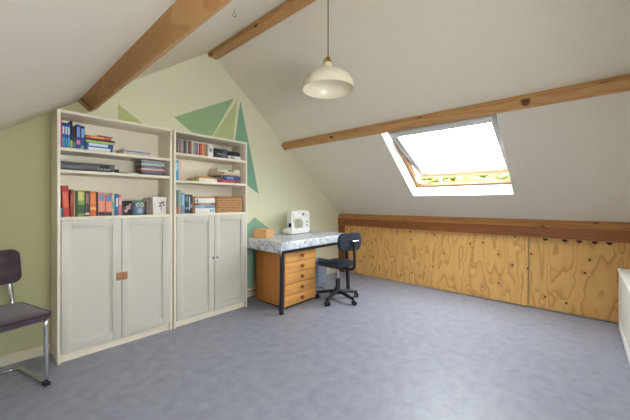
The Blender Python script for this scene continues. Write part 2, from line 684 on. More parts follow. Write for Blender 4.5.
# unseen wall behind the camera; its window opening is added for brightness
WX0, WX1, WZ0, WZ1 = 0.10, 1.10, 0.80, 1.55
outer = [(XL - 0.15, 0), (XK + 0.12, 0), (XK + 0.12, zr(XK + 0.12) + 0.08), (RIDGE_X, RIDGE_Z + 0.1), (XL - 0.15, zl(XL - 0.15) + 0.08)]
inner = [(WX0, WZ0), (WX1, WZ0), (WX1, 1.2), (WX1, WZ1), (WX0, WZ1)]
struct(MB().ring_prism(outer, inner, 'y', YR - 0.12, YR).build('wall_front', M_WALLW), 'white wall opposite the painted gable')
w2 = MB()
w2.box(WX0, WX1, YR - 0.1, YR - 0.05, WZ0, WZ0 + 0.05, 0.004).box(WX0, WX0 + 0.05, YR - 0.1, YR - 0.05, WZ0, WZ1, 0.004)
w2.box(0.57, 0.63, YR - 0.1, YR - 0.05, WZ0, WZ1, 0.004)
wf = struct(w2.build('added_window', M_REVEAL), 'white frame of the added fill-light window in the unseen wall')

struct(MB().box(XL - 0.14, XL, YR, YG, 0, zl(XL) + 0.06).build('wall_left', M_WALLW), 'low white knee wall under the far slope')
struct(MB().box(XK, XK + 0.12, YR, YG, 0, zr(XK) + 0.02).build('wall_right', M_WALLW), 'knee wall behind the plywood panels')

# sloping ceilings; the right slope has the roof window opening. Slope frame: S = down the slope, N = outward
S_R, N_R = Vector((0.7828, 0, -0.6223)), Vector((0.6223, 0, 0.7828))
P_R = Vector((RIDGE_X, 0, RIDGE_Z))
M_SLOPE = Matrix(((S_R.x, 0, N_R.x, P_R.x), (0, 1, 0, 0), (S_R.z, 0, N_R.z, P_R.z), (0, 0, 0, 1)))   # (s, y, n) -> world
OS0, OS1, OY0, OY1 = 1.452, 2.561, 0.54, 1.628
TH = 0.15
L_END = (XK + 0.14 - RIDGE_X) / S_R.x
ce = MB()
ce.ring_prism([(0, YR - 0.12), (L_END, YR - 0.12), (L_END, YG + 0.14), (0, YG + 0.14)], [(OS0, OY0), (OS1, OY0), (OS1, OY1), (OS0, OY1)], 'z', 0, TH)
ce.move(M_SLOPE)
xl = XL - 0.16
nl = Vector((-0.587, 0.8096)) * TH
ce.prism([(xl, zl(xl)), (RIDGE_X, RIDGE_Z), (RIDGE_X, RIDGE_Z + TH * 1.27), (xl + nl.x, zl(xl) + nl.y)], 'y', YR - 0.12, YG + 0.14)
struct(ce.build('ceiling', M_CEIL, smooth=False), 'off-white sloping attic ceiling')

# white lining of the roof window opening (sides, top and bottom)
rv = MB()
e = 0.003
rv.box(OS0, OS1, OY0 - 0.002, OY0 + e, -0.001, TH).box(OS0, OS1, OY1 - e, OY1 + 0.002, -0.001, TH)
rv.box(OS1 - e, OS1 + 0.002, OY0, OY1, -0.001, TH).box(OS0 - 0.002, OS0 + e, OY0, OY1, -0.001, TH)
rv.move(M_SLOPE)
struct(rv.build('trim_1', M_REVEAL, smooth=False), 'white lining of the roof window opening')

# beams
def beam(name, prof, m, y0, y1, label, bevel=0.004):
    return struct(MB().prism(prof, 'y', y0, y1, bevel).build(name, m), label)


beam('purlin_beam', [(2.784 + 0.10, zr(2.784) - 0.08 + 0.10), (2.784, 1.990), (2.746, 1.940), (2.815, 1.885), (2.86, 1.93)], M_BEAM, YR, YG,
     'brown pine purlin above the roof window')
beam('purlin_beam.001', [(0.525, 1.995), (0.612, 1.915), (0.6605, 1.950), (0.6605, 2.10), (0.57, 2.04)], M_BEAM, YR, YG,
     'brown pine purlin above the taller bookcase end')
beam('ridge_beam', [(1.675, 2.768), (1.785, 2.765), (1.785, 2.81), (1.7125, 2.86), (1.675, 2.83)], M_BEAM, YR, YG, 'brown pine ridge beam under the roof peak')
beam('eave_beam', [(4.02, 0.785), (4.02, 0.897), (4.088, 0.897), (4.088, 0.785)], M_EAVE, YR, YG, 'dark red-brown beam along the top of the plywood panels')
beam('eave_beam_top', [(4.024, 0.898), (4.056, 0.976), (4.090, 0.960), (4.090, 0.898)], M_EAVELIT, YR, YG, 'upper face of the eave beam, lit by its lighter colour', 0.002)  # same beam's upper face, its light given by the paler colour
struct(MB().box(4.035, 4.09, 2.975, YG, 0, 0.785, 0.003).build('trim_2', M_POST), 'brown batten in the corner by the plywood')

# baseboard along the gable wall
struct(MB().prism([(YG - 0.016, 0.0), (YG - 0.016, 0.062), (YG - 0.008, 0.07), (YG, 0.07), (YG, 0.0)], 'x', XL, 4.035).build('baseboard_back', M_TRIMC),
       'cream baseboard along the gable wall')

# ------------------------------------------------------------------ roof window (frame, pivoting sash pushed open at the bottom)
win = struct(thing('window_1', 'tilting roof window with pine frame, pushed slightly open', 'window'))
del win['category']
fr = MB()
FN0, FN1 = 0.145, 0.215
FW = 0.02
fr.box(OS0 - 0.03, OS1 + 0.02, OY0 - 0.02, OY0 + FW, FN0, FN1, 0.003).box(OS0 - 0.03, OS1 + 0.02, OY1 - FW - 0.022, OY1 + 0.02, FN0, FN1, 0.003)
fr.box(OS0 - 0.03, OS0 + FW, OY0, OY1, FN0, FN1, 0.003).box(OS1 - 0.03, OS1 + 0.02, OY0, OY1, FN0, FN1 - 0.02, 0.003)
fr.move(M_SLOPE)
struct(fr.build('window_frame', M_SASHWOOD, win))
TILT = math.radians(13.0)
PS, PN = (OS0 + OS1) / 2, 0.175
HL = 0.535
M_SASH = M_SLOPE @ Matrix.Translation((PS, 0, PN)) @ Matrix.Rotation(-TILT, 4, 'Y')
SY0, SY1 = OY0 + 0.024, OY1 - 0.046
st = MB()
st.box(-HL, HL - 0.06, SY0, SY0 + 0.05, -0.02, 0.03, 0.004).box(-HL, HL - 0.06, SY1 - 0.066, SY1, -0.02, 0.03, 0.004)
st.box(-HL, -HL + 0.15, SY0, SY1, -0.022, 0.03, 0.004)
st.move(M_SASH)
sash = struct(st.build('window_sash', plain('washed_out_pine', (150, 148, 145), 0.45, var=0.02), win))  # pine stiles coloured grey-white, imitating wood washed out by daylight
br = MB().box(HL - 0.07, HL, SY0, SY1, -0.024, 0.032, 0.005)
br.move(M_SASH)
struct(br.build('bottom_rail', M_SASHWOOD, win), 'bare pine bottom rail')
gp = MB().box(-HL + 0.14, HL - 0.06, SY0 + 0.04, SY1 - 0.04, 0.006, 0.012)
gp.move(M_SASH)
struct(gp.build('pane', M_GLASS, win, smooth=False))
tb = MB().box(-HL + 0.05, -HL + 0.13, SY0 + 0.03, SY1 - 0.03, -0.045, -0.022, 0.008)
tb.move(M_SASH)
struct(tb.build('vent_bar', plain('pale_grey_plastic', (206, 206, 204), 0.4), win), 'grey opening bar along the top rail')

# ------------------------------------------------------------------ knee-wall plywood panels
joints = [2.973, 2.110, 1.412, 0.452, -0.262]
ends = ['beside the office chair', 'second from the office chair', 'second from the radiator cover', 'beside the white radiator cover']
for i in range(4):
    y1, y0 = joints[i] - 0.0025, joints[i + 1] + 0.0025
    if i == 3:
        y0 = -0.44
    xf = 4.068 - (0.012 if i == 2 else 0.0)
    t = thing('plywood_panel', 'knotty pine plywood panel closing the knee wall, ' + ends[i], 'plywood panel', (xf, (y0 + y1) / 2, 0), 0, 'plywood panels along the knee wall')
    hw = (y1 - y0) / 2
    MB().box(0, 0.016, -hw, hw, 0.012, 0.79, 0.0015).build('sheet', M_PLY, t, smooth=False)
    if i == 3:
        for yy in (0.305, 0.145, 0.03, -0.085, -0.19):
            hy = yy - (y0 + y1) / 2
            half = [(hy + 0.024 * math.cos(a), 0.775 + 0.026 * math.sin(a)) for a in [math.pi + k * math.pi / 12 for k in range(13)]]
            nt_ = MB().prism(half, 'x', -0.0012, 0.004).build('dark_half_disc', plain('dark_brown_disc', (70, 36, 20), 0.7), t, smooth=False)  # flat dark brown half-discs along the panel's top edge

# ------------------------------------------------------------------ bookcases
CW, CD, CH, PT = 0.80, 0.28, 1.83, 0.018
YF = 2.79


def bookcase(x0, label, handle, shelves):
    t = thing('bookcase', label, 'bookcase', (x0, YF, 0))
    for a in (0, CW - PT):
        MB().box(a, a + PT, 0, CD, 0, CH, 0.001).build('side_panel', M_CASE, t)
    MB().box(PT, CW - PT, 0.002, CD - 0.008, CH - 0.02, CH, 0.001).build('top_panel', M_CASE, t)
    MB().box(PT, CW - PT, CD - 0.008, CD - 0.003, 0.05, CH - 0.02).build('back_panel', M_CASE, t)
    MB().box(PT, CW - PT, 0.03, 0.045, 0, 0.062).build('plinth', M_CASE, t)
    MB().box(PT, CW - PT, 0.025, CD - 0.008, 0.062, 0.08).build('bottom_panel', M_CASE, t)
    for z in shelves:
        MB().box(PT + 0.001, CW - PT - 0.001, 0.004, CD - 0.009, z - 0.022, z, 0.0015).build('shelf', M_CASE, t)
    z0, z1 = 0.068, 1.032
    mid = CW / 2
    for k in (0, 1):
        a, b = (PT + 0.003, mid - 0.0015) if k == 0 else (mid + 0.0015, CW - PT - 0.003)
        d = MB()
        r = 0.062
        d.box(a, a + r, -0.004, 0.018, z0, z1, 0.0015).box(b - r, b, -0.002, 0.018, z0, z1, 0.0015)
        d.box(a + r, b - r, -0.002, 0.018, z1 - r, z1, 0.0015).box(a + r, b - r, -0.002, 0.018, z0, z0 + r, 0.0015)
        d.box(a + r - 0.002, b - r + 0.002, 0.0105, 0.015, z0 + r - 0.002, z1 - r + 0.002)
        dr = d.build('door', M_DOOR, t)
        hx = b - 0.020 if k == 0 else a + 0.020
        if handle == 'leather':
            h = MB().box(hx - 0.018, hx + 0.018, -0.013, -0.002, 0.535, 0.598, 0.005, 3)
            ho = h.build('handle', M_LEATHER, dr)
        else:
            h = MB().lathe([(0.005, 0), (0.005, -0.012), (0.011, -0.018), (0.012, -0.024), (0.008, -0.028), (0.0, -0.028)], (hx, -0.002, 0.605), 16, 'y')
            ho = h.build('handle', M_CHROME, dr)
    return t


XA, XB = 0.369, 1.187
case_a = bookcase(XA, 'white two-door bookcase with tan leather tab handles, nearest the velvet chair', 'leather', [1.055, 1.400, 1.560])
case_b = bookcase(XB, 'white two-door bookcase with small round knobs, next to the desk', 'knob', [1.055, 1.368, 1.624])

# ------------------------------------------------------------------ books and cases
BOARD = 0.003


def book(label, th, hh, dp, loc, rgb, band=None, flat=False, tilt=0.0, cat='book', group=None, name='book', rotz=0.0, foot=None):
    """th thickness, hh height, dp depth front to back. Upright: thickness runs along x; flat: height runs along x. Spine faces -y."""
    t = thing(name, label, cat, loc, rotz, group)
    if tilt:
        t.rotation_euler = (0, tilt, rotz)

    def bx(mb, a0, a1, d0, d1, h0, h1, bv=0.0):
        if flat:
            mb.box(h0, h1, d0, d1, a0, a1, bv)
        else:
            mb.box(a0, a1, d0, d1, h0, h1, bv)
    cm = plain('cover_%02x%02x%02x' % rgb, rgb, 0.45, var=0.08, scale=25)
    c = MB()
    bd = min(BOARD, th * 0.18)
    bx(c, 0, th, 0, bd, 0, hh, bd * 0.3)
    bx(c, 0, bd, bd * 0.5, dp, 0, hh)
    bx(c, th - bd, th, bd * 0.5, dp, 0, hh)
    c.build('cover', cm, t)
    p = MB()
    bx(p, bd, th - bd, bd, dp - 0.004, 0.003, hh - 0.003)
    p.build('page_block', M_PAPER, t)
    if band:
        bcol, h0, h1 = band
        bm_ = MB()
        bx(bm_, th * 0.14, th * 0.86, -0.0006, 0.001, hh * h0, hh * h1)
        bm_.build('title_band', plain('band_%02x%02x%02x' % bcol, bcol, 0.5), t)
    if foot:
        bcol, h0, h1 = foot
        bm_ = MB()
        bx(bm_, th * 0.02, th * 0.98, -0.0005, 0.001, hh * h0, hh * h1)
        bm_.build('spine_foot', plain('band_%02x%02x%02x' % bcol, bcol, 0.5), t)
    return t


def row(z, specs, group, dp=0.17, y=2.815):
    for s in specs:
        label, x0, x1, ztop, rgb = s[:5]
        kw = s[5] if len(s) > 5 else {}
        kw = dict(kw)
        d = kw.pop('dp', dp)
        yy = kw.pop('y', y)
        book(label, x1 - x0 - 0.0012, ztop - z, d, (x0, yy, z), rgb, group=group, **kw)


W_ = (225, 228, 232)
# --- bookcase by the velvet chair, top shelf
Z = 1.5605
row(Z, [
    ('thin pink book at the panel end of the top shelf, before the blue guidebooks', 0.3885, 0.399, 1.776, (206, 62, 96)),
    ('narrow blue book with pale title, first of three guidebooks after the pink one', 0.400, 0.4145, 1.744, (30, 92, 170), {'band': (W_, .55, .85), 'foot': ((60, 160, 190), .05, .4)}),
    ('narrow blue book with pale title, middle of the three guidebooks beside the pink book', 0.4155, 0.430, 1.742, (32, 84, 160), {'band': (W_, .55, .85), 'foot': ((50, 140, 186), .05, .4)}),
    ('narrow blue book with pale title, touching the tall black book on the top shelf', 0.431, 0.4445, 1.740, (36, 100, 176), {'band': (W_, .55, .85), 'foot': ((60, 160, 190), .05, .4)}),
    ('tall thin black book between two sets of blue books on the top shelf', 0.446, 0.460, 1.764, (26, 28, 34), {'foot': ((180, 190, 60), .03, .3)}),
    ('shorter near-black book just after the tallest one on the top shelf', 0.461, 0.479, 1.727, (30, 34, 46), {'foot': ((40, 120, 150), .05, .3)}),
    ('indigo upright book with pink patch near its foot on the top shelf', 0.481, 0.5055, 1.743, (44, 62, 150), {'band': ((140, 150, 210), .5, .9), 'foot': ((200, 110, 150), .2, .36)}),
    ('indigo upright book with green foot, touching the pile of lying books', 0.5065, 0.532, 1.737, (38, 52, 140), {'band': ((120, 170, 210), .5, .9), 'foot': ((70, 150, 100), .02, .15)}),
], 'upright guidebooks on the top shelf by the chair')
G = 'lying books on the top shelf by the chair'
X0 = 0.536
book('blue book with white lettering lying at the bottom of the pile with the orange paperback', 0.031, 0.178, 0.15, (X0, 2.815, Z), (34, 86, 164), ((226, 232, 240), .1, .9), True, group=G)
book('blue book lying second from the bottom, under the green-edged books', 0.030, 0.178, 0.15, (X0 + .002, 2.813, Z + .0315), (30, 78, 152), ((200, 216, 236), .1, .8), True, group=G)
book('thin lime-green book lying between blue and black books in the pile', 0.017, 0.190, 0.14, (X0, 2.814, Z + .062), (176, 200, 110), None, True, group=G)
book('thin black book lying under the orange paperback', 0.015, 0.192, 0.14, (X0 + .001, 2.816, Z + .0795), (28, 34, 32), None, True, group=G)
book('orange-red paperback lying near the top of the pile of lying books', 0.022, 0.165, 0.13, (X0 + .003, 2.82, Z + .095), (206, 92, 62), ((232, 150, 90), .2, .7), True, group=G)
book('thin dark booklet lying askew on top of the orange paperback', 0.010, 0.10, 0.09, (X0 + .085, 2.83, Z + .1175), (90, 50, 60), None, True, rotz=0.12, group=G)
t = thing('wooden_trinket', 'small brown wooden trinket lying between the book pile and magazines', 'trinket', (0.755, 2.83, Z))
MB().ball((0, 0, 0.010), 0.018, 0.012, 0.010).build('body', plain('brown_wood', (150, 104, 54), 0.5), t)
MB().ball((0.014, 0, 0.014), 0.006, 0.006, 0.006).build('head', plain('dark_brown', (92, 60, 34), 0.5), t)
G = 'magazines on the top shelf by the chair'
book('pale grey magazine lying at the bottom of the thin magazine pile', 0.022, 0.215, 0.2, (0.785, 2.812, Z), (196, 194, 190), None, True, cat='magazine', name='magazine', group=G)
book('dark grey magazine in the middle of the thin magazine pile', 0.010, 0.205, 0.2, (0.79, 2.818, Z + .0225), (120, 120, 124), None, True, cat='magazine', name='magazine', group=G, rotz=0.03)
book('white magazine lying on top of the thin magazine pile', 0.016, 0.14, 0.19, (0.79, 2.825, Z + .033), (226, 226, 226), None, True, cat='magazine', name='magazine', group=G)

# --- middle shelf by the chair
Z = 1.4005
t = thing('video_recorder', 'dark grey flat video recorder on the shelf above the row of novels', 'video recorder', (0.39, 2.81, Z))
MB().box(0, 0.335, 0, 0.2, 0.006, 0.06, 0.003).build('casing', plain('dark_grey_metal', (92, 92, 96), 0.4, 0.4), t)
MB().box(0.01, 0.20, -0.002, 0.002, 0.014, 0.05, 0.001).build('front_panel', plain('gunmetal', (78, 78, 82), 0.35), t)
MB().box(0.235, 0.30, -0.002, 0.002, 0.03, 0.05).build('display', plain('black_display', (34, 38, 44), 0.2), t)
for k in range(4):
    MB().lathe([(0.006, 0), (0.006, -0.004), (0, -0.004)], (0.225 + k * 0.022, 0.0, 0.019), 12, 'y').build('button', plain('silver_plastic', (170, 170, 172), 0.4), t)
for k in (0.03, 0.30):
    MB().lathe([(0.01, 0), (0.01, 0.007)], (k, 0.03, 0), 12).build('foot', M_RUBBER, t)
t = thing('power_adapter', 'small dark adapter with short cable beside the grey video recorder', 'power adapter', (0.735, 2.83, Z))
MB().box(0, 0.028, 0, 0.03, 0, 0.03, 0.005).build('casing', M_BLACK, t)
MB().tube(fillet([(0.028, 0.012, 0.006), (0.05, -0.005, 0.004), (0.075, 0.0, 0.004), (0.10, 0.02, 0.004)], 0.02), 0.003, 8).build('cable', M_BLACK, t)
book('thin white booklet lying on the shelf beside the pile of film cases', 0.007, 0.11, 0.15, (0.80, 2.835, Z), (226, 222, 212), None, True, cat='booklet', name='booklet')
cols = [(46, 40, 48), (58, 74, 120), (170, 52, 50), (192, 188, 180), (150, 60, 66), (62, 110, 120), (196, 200, 198), (96, 130, 136), (140, 138, 130)]
nm = ['black', 'navy', 'bright red', 'pale grey', 'dull red', 'dark teal', 'off-white', 'sea-green', 'stone-grey']
for k, (c, n) in enumerate(zip(cols, nm)):
    place = {0: 'lowest', 8: 'topmost'}.get(k, '')
    lab = ('%s film case, %s of the pile at the desk end of the middle shelf' % (n, place)) if place else '%s film case lying in the pile of cases, resting on the %s one' % (n, nm[k - 1])
    t = thing('film_case', lab, 'film case', (0.925 + 0.004 * math.sin(k * 2.1), 2.815 + 0.004 * math.cos(k * 3.3), Z + k * 0.0142), 0.02 * math.sin(k * 1.7), 'film cases on the middle shelf')
    MB().box(0, 0.19, 0, 0.135, 0, 0.0138, 0.001).build('case', plain('case_%d' % k, c, 0.35), t)
    MB().box(0.02, 0.17, -0.0006, 0.001, 0.003, 0.0108).build('title_band', plain('caseband_%d' % k, tuple(min(255, int(v * 0.6 + 80)) for v in c), 0.4), t)

# --- lower open shelf by the chair
Z = 1.0555
row(Z, [
    ('short teal book against the bookcase panel, in front of the leaning red book', 0.388, 0.399, 1.122, (40, 120, 150), {'dp': .12, 'y': 2.80}),
    ('thick glossy red book leaning at the start of the row of novels', 0.405, 0.443, 1.283, (196, 62, 46), {'tilt': -0.035, 'band': ((226, 110, 70), .3, .8)}),
    ('slim crimson book next to the leaning red book', 0.4465, 0.463, 1.257, (150, 34, 54), {'band': ((200, 90, 90), .4, .8)}),
    ('slim mustard book after the crimson book in the row of novels', 0.464, 0.475, 1.254, (186, 150, 70)),
    ('slim bottle-green book before the widest green patterned book', 0.476, 0.4865, 1.247, (34, 78, 48)),
    ('wide lime-green book with pale yellow top in the row of novels', 0.4875, 0.533, 1.251, (118, 160, 66), {'band': ((214, 200, 110), .62, .95), 'foot': ((52, 84, 56), .12, .45)}),
    ('dark speckled book between the green and orange books', 0.534, 0.5635, 1.249, (76, 60, 60), {'band': ((150, 110, 100), .5, .9), 'foot': ((206, 190, 170), .05, .15)}),
    ('bright orange book in the middle of the row of novels', 0.5645, 0.604, 1.246, (224, 112, 44), {'band': ((236, 140, 80), .5, .9), 'foot': ((238, 180, 120), .26, .36)}),
    ('slim black book after the orange one in the row of novels', 0.605, 0.6145, 1.243, (40, 36, 42)),
    ('salmon book with blue top and dark foot, touching the slim black one', 0.6155, 0.663, 1.240, (228, 142, 118), {'foot': ((52, 54, 60), .01, .17), 'band': ((118, 142, 186), .66, .93)}),
    ('shorter salmon book with blue top, second of the two salmon ones', 0.664, 0.7085, 1.225, (230, 138, 110), {'foot': ((56, 58, 62), .01, .17), 'band': ((84, 140, 190), .68, .95)}),
    ('slim cream book after the two salmon books', 0.7095, 0.722, 1.236, (222, 216, 190), {'band': ((120, 170, 160), .3, .6)}),
    ('slim turquoise book before the blue one near the row end', 0.723, 0.732, 1.232, (84, 160, 170)),
    ('slim blue book with white title near the pink end of the row', 0.733, 0.7525, 1.232, (70, 110, 170), {'band': (W_, .4, .8)}),
    ('rose-pink book closing the row beside the black flower picture', 0.7535, 0.775, 1.226, (212, 112, 126), {'band': ((236, 200, 200), .5, .85)}),
], 'novels on the lower open shelf by the chair', dp=0.15)

t = thing('flower_picture', 'small black picture with a pale pink flower, beside the pink book', 'picture', (0.826, 2.835, Z + 0.0015), 0.06)
t.rotation_euler = (-0.1, 0, 0.06)
MB().box(-0.037, 0.037, 0, 0.008, 0, 0.118, 0.001).build('card', plain('black_card', (26, 24, 28), 0.4), t)
fl = MB()
for cx, cz, s in ((0.006, 0.062, 1.0), (-0.012, 0.036, 0.75), (0.02, 0.085, 0.6)):
    for k in range(5):
        a = k * 2 * math.pi / 5 + 0.4
        fl.ball((cx + 0.011 * s * math.cos(a), -0.0005, cz + 0.011 * s * math.sin(a)), 0.008 * s, 0.0012, 0.008 * s, 2)
fl.build('flower_print', plain('pale_pink', (232, 196, 190), 0.6), t)

t = thing('owl_figurine', 'turquoise owl figurine with big round eyes standing on the shelf', 'figurine', (0.905, 2.838, Z), 0.0)
MB().lathe([(0.022, 0), (0.034, 0.004), (0.042, 0.03), (0.043, 0.055), (0.040, 0.085), (0.036, 0.105), (0.022, 0.117), (0.0, 0.120)], (0, 0, 0), 24).build('body', mottled('owl_glaze', (60, 130, 140), (90, 172, 168), (120, 150, 190), 30, 0.25), t)
for s in (-1, 1):
    MB().tube([(s * 0.022, 0, 0.105), (s * 0.030, -0.002, 0.119), (s * 0.033, -0.002, 0.128)], [0.010, 0.006, 0.001], 10).build('ear_tuft', plain('owl_teal', (66, 140, 140), 0.3), t)
    ey = MB().ball((s * 0.016, -0.036, 0.086), 0.015, 0.006, 0.015).build('eye', plain('owl_eye', (226, 226, 206), 0.3), t)
    MB().ball((s * 0.015, -0.042, 0.086), 0.006, 0.003, 0.006, 2).build('pupil', M_BLACK, ey)
    MB().ball((s * 0.040, -0.006, 0.048), 0.010, 0.022, 0.034).build('wing', plain('owl_purple', (112, 110, 168), 0.3), t)
MB().lathe([(0.006, 0), (0.0, -0.014)], (0, -0.036, 0.072), 10, 'y').build('beak', plain('owl_beak', (226, 160, 70), 0.4), t)
bl = MB().ball((0, -0.030, 0.038), 0.022, 0.016, 0.028)
bl.build('belly', plain('owl_belly', (196, 160, 190), 0.35), t)

t = thing('letter_rack', 'grey wire rack with upright bars between the owl and the white box', 'rack', (0.962, 2.84, Z))
rk = MB()
for k in range(4):
    rk.tube(fillet([(0.005 + k * 0.013, -0.01, 0.004), (0.005 + k * 0.013, -0.01, 0.14), (0.005 + k * 0.013, 0.06, 0.14), (0.005 + k * 0.013, 0.06, 0.004)], 0.012), 0.0035, 8)
rk.build('bars', plain('taupe_wire', (128, 116, 104), 0.4, 0.4), t)
MB().box(0, 0.05, -0.014, 0.066, 0, 0.008, 0.002).build('base', plain('taupe_wood', (112, 88, 66), 0.5), t)
MB().box(0.008, 0.045, 0.0, 0.05, 0.009, 0.118, 0.001).build('letter_bundle', plain('kraft_paper', (176, 160, 136), 0.7), t)

t = thing('gift_box', 'white upright box printed with a dark flower sprig at the shelf end', 'box', (1.020, 2.83, Z))
MB().box(0, 0.114, 0, 0.11, 0, 0.135, 0.002).build('body', plain('white_card', (232, 228, 222), 0.55), t)
MB().box(-0.002, 0.116, -0.002, 0.112, 0.118, 0.155, 0.002).build('lid', plain('white_card_lid', (236, 232, 226), 0.5), t)
sp_ = MB()
for cx, cz, rx, rz in ((0.066, 0.098, .011, .008), (0.086, 0.106, .009, .010), (0.058, 0.076, .010, .008), (0.088, 0.082, .010, .007), (0.074, 0.112, .006, .004), (0.07, 0.055, .007, .005), (0.05, 0.104, .005, .004)):
    sp_.ball((cx, -0.0022, cz), rx, 0.0012, rz, 2)
sp_.tube([(0.066, -0.0022, 0.03), (0.070, -0.0022, 0.06), (0.074, -0.0022, 0.10)], 0.0014, 6)
sp_.build('flower_print', plain('plum_print', (92, 62, 66), 0.6), t)

# --- bookcase by the desk, top shelf: music cases
Z = 1.6245
cd = [('wine red', (110, 44, 50)), ('charcoal', (60, 62, 66)), ('sage grey', (128, 140, 128)), ('brick red', (150, 62, 52)), ('smoke grey', (136, 132, 134)), ('dusty pink', (176, 136, 142)),
      ('slate', (84, 90, 98)), ('black', (34, 34, 36)), ('forest green', (64, 92, 74)), ('pale grey', (166, 168, 166)), ('deep red', (136, 40, 44)), ('dark brown', (66, 46, 40)),
      ('rust', (150, 84, 58)), ('cream', (206, 192, 158)), ('olive grey', (130, 130, 104)), ('lilac', (152, 142, 170)), ('grey-violet', (122, 112, 138)), ('dark slate', (58, 62, 72)),
      ('light sand', (196, 176, 140)), ('near-black', (44, 36, 38)), ('scarlet', (206, 66, 44)), ('vermilion', (222, 92, 58)), ('amber', (214, 156, 84)), ('tan', (190, 140, 86)), ('orange-brown', (172, 104, 56)), ('dark umber', (70, 52, 40))]
xs = 1.2075
for k, (n, c) in enumerate(cd):
    w = 0.0121
    prev = cd[k - 1][0] if k else None
    lab = ('%s music case in the top-shelf row, right after the %s one' % (n, prev)) if prev else 'wine red music case, first in the row on the top shelf by the bookcase panel'
    t = thing('music_case', lab, 'music case', (xs + k * w, 2.815 + 0.002 * math.sin(k * 2.3), Z), 0, 'music cases on the top shelf by the desk')
    hh = 0.127 if k < 13 else 0.118
    MB().box(0, w - 0.0008, 0, 0.142, 0, hh, 0.0008).build('case', plain('cd_%d' % k, c, 0.3), t)
    MB().box(0.002, w - 0.0028, -0.0005, 0.001, 0.02, hh - 0.012).build('title_band', plain('cdband_%d' % k, tuple(min(255, int(v * 0.75 + 50)) for v in c), 0.4), t)
xs += 26 * 0.0121
t = thing('document_box', 'white upright box with grey print between music cases and black boxes', 'box', (xs + 0.012, 2.82, Z))
MB().box(0, 0.060, 0, 0.16, 0, 0.122, 0.002).build('body', plain('white_card', (232, 228, 222), 0.55), t)
MB().box(0.018, 0.044, -0.0008, 0.001, 0.05, 0.085).build('print', plain('grey_print', (140, 140, 144), 0.6), t)
t = thing('storage_box', 'black storage box with faint white title on the top shelf', 'box', (1.603, 2.815, Z))
MB().box(0, 0.152, 0, 0.19, 0, 0.07, 0.002).build('body', plain('navy_black', (34, 38, 50), 0.35), t)
MB().box(-0.001, 0.153, -0.001, 0.191, 0.066, 0.094, 0.002).build('lid', plain('navy_black_lid', (28, 31, 42), 0.35), t)
MB().box(0.03, 0.125, -0.0016, 0.0, 0.036, 0.048).build('title_band', plain('steel_print', (120, 130, 150), 0.5), t)
book('thick white book lying flat under the black case at the shelf end', 0.038, 0.155, 0.17, (1.764, 2.815, Z), (220, 220, 214), ((150, 152, 150), .15, .5), True)
t = thing('camera_case', 'soft black case lying on the thick white book on the top shelf', 'case', (1.766, 2.817, Z + 0.0385))
MB().box(0, 0.150, 0, 0.15, 0, 0.048, 0.012, 3).build('body', plain('black_nylon', (24, 25, 28), 0.7, bump=0.2), t)
MB().tube([(0.006, -0.001, 0.030), (0.144, -0.001, 0.030)], 0.0018, 6).build('zip', plain('zip_grey', (90, 90, 94), 0.4, 0.5), t)

# --- bookcase by the desk, middle shelf
Z = 1.3685
row(Z, [
    ('thin sky-blue book standing at the panel end of the middle shelf', 1.2075, 1.238, 1.553, (64, 140, 178), {'band': ((150, 200, 220), .5, .9)}),
    ('slim white book standing next to the sky-blue book', 1.239, 1.252, 1.545, (226, 220, 214)),
    ('slim pale pink book standing after the white one by the sky-blue book', 1.253, 1.266, 1.541, (226, 192, 188)),
], 'upright books on the middle shelf by the desk', dp=0.15)
book('small olive-yellow book lying on the middle shelf beside the white flat book', 0.026, 0.070, 0.11, (1.365, 2.82, Z), (172, 164, 40), ((120, 124, 40), .2, .7), True)
book('wide white book lying flat on the middle shelf with a thin orange book on it', 0.032, 0.195, 0.15, (1.437, 2.815, Z), (232, 226, 212), None, True)
book('thin orange book lying on the wide white book', 0.011, 0.16, 0.13, (1.438, 2.82, Z + .0325), (222, 166, 72), None, True)
G = 'lying books on the middle shelf by the desk'
book('maroon book at the bottom of the five-book pile', 0.033, 0.285, 0.19, (1.634, 2.812, Z), (142, 46, 56), ((176, 80, 84), .2, .7), True, group=G)
book('navy book lying on the maroon one in the five-book pile', 0.040, 0.215, 0.18, (1.700, 2.814, Z + .0335), (42, 54, 112), ((120, 130, 180), .2, .6), True, group=G)
book('grey book lying on the navy one in the five-book pile', 0.012, 0.26, 0.18, (1.645, 2.818, Z + .074), (110, 100, 98), None, True, group=G)
book('beige book lying second from top in the five-book pile', 0.030, 0.275, 0.18, (1.636, 2.814, Z + .0865), (206, 184, 158), ((150, 110, 84), .02, .3), True, group=G)
book('green and white book on top of the five-book pile', 0.030, 0.270, 0.18, (1.638, 2.816, Z + .117), (214, 210, 192), ((92, 134, 84), .45, .72), True, group=G)

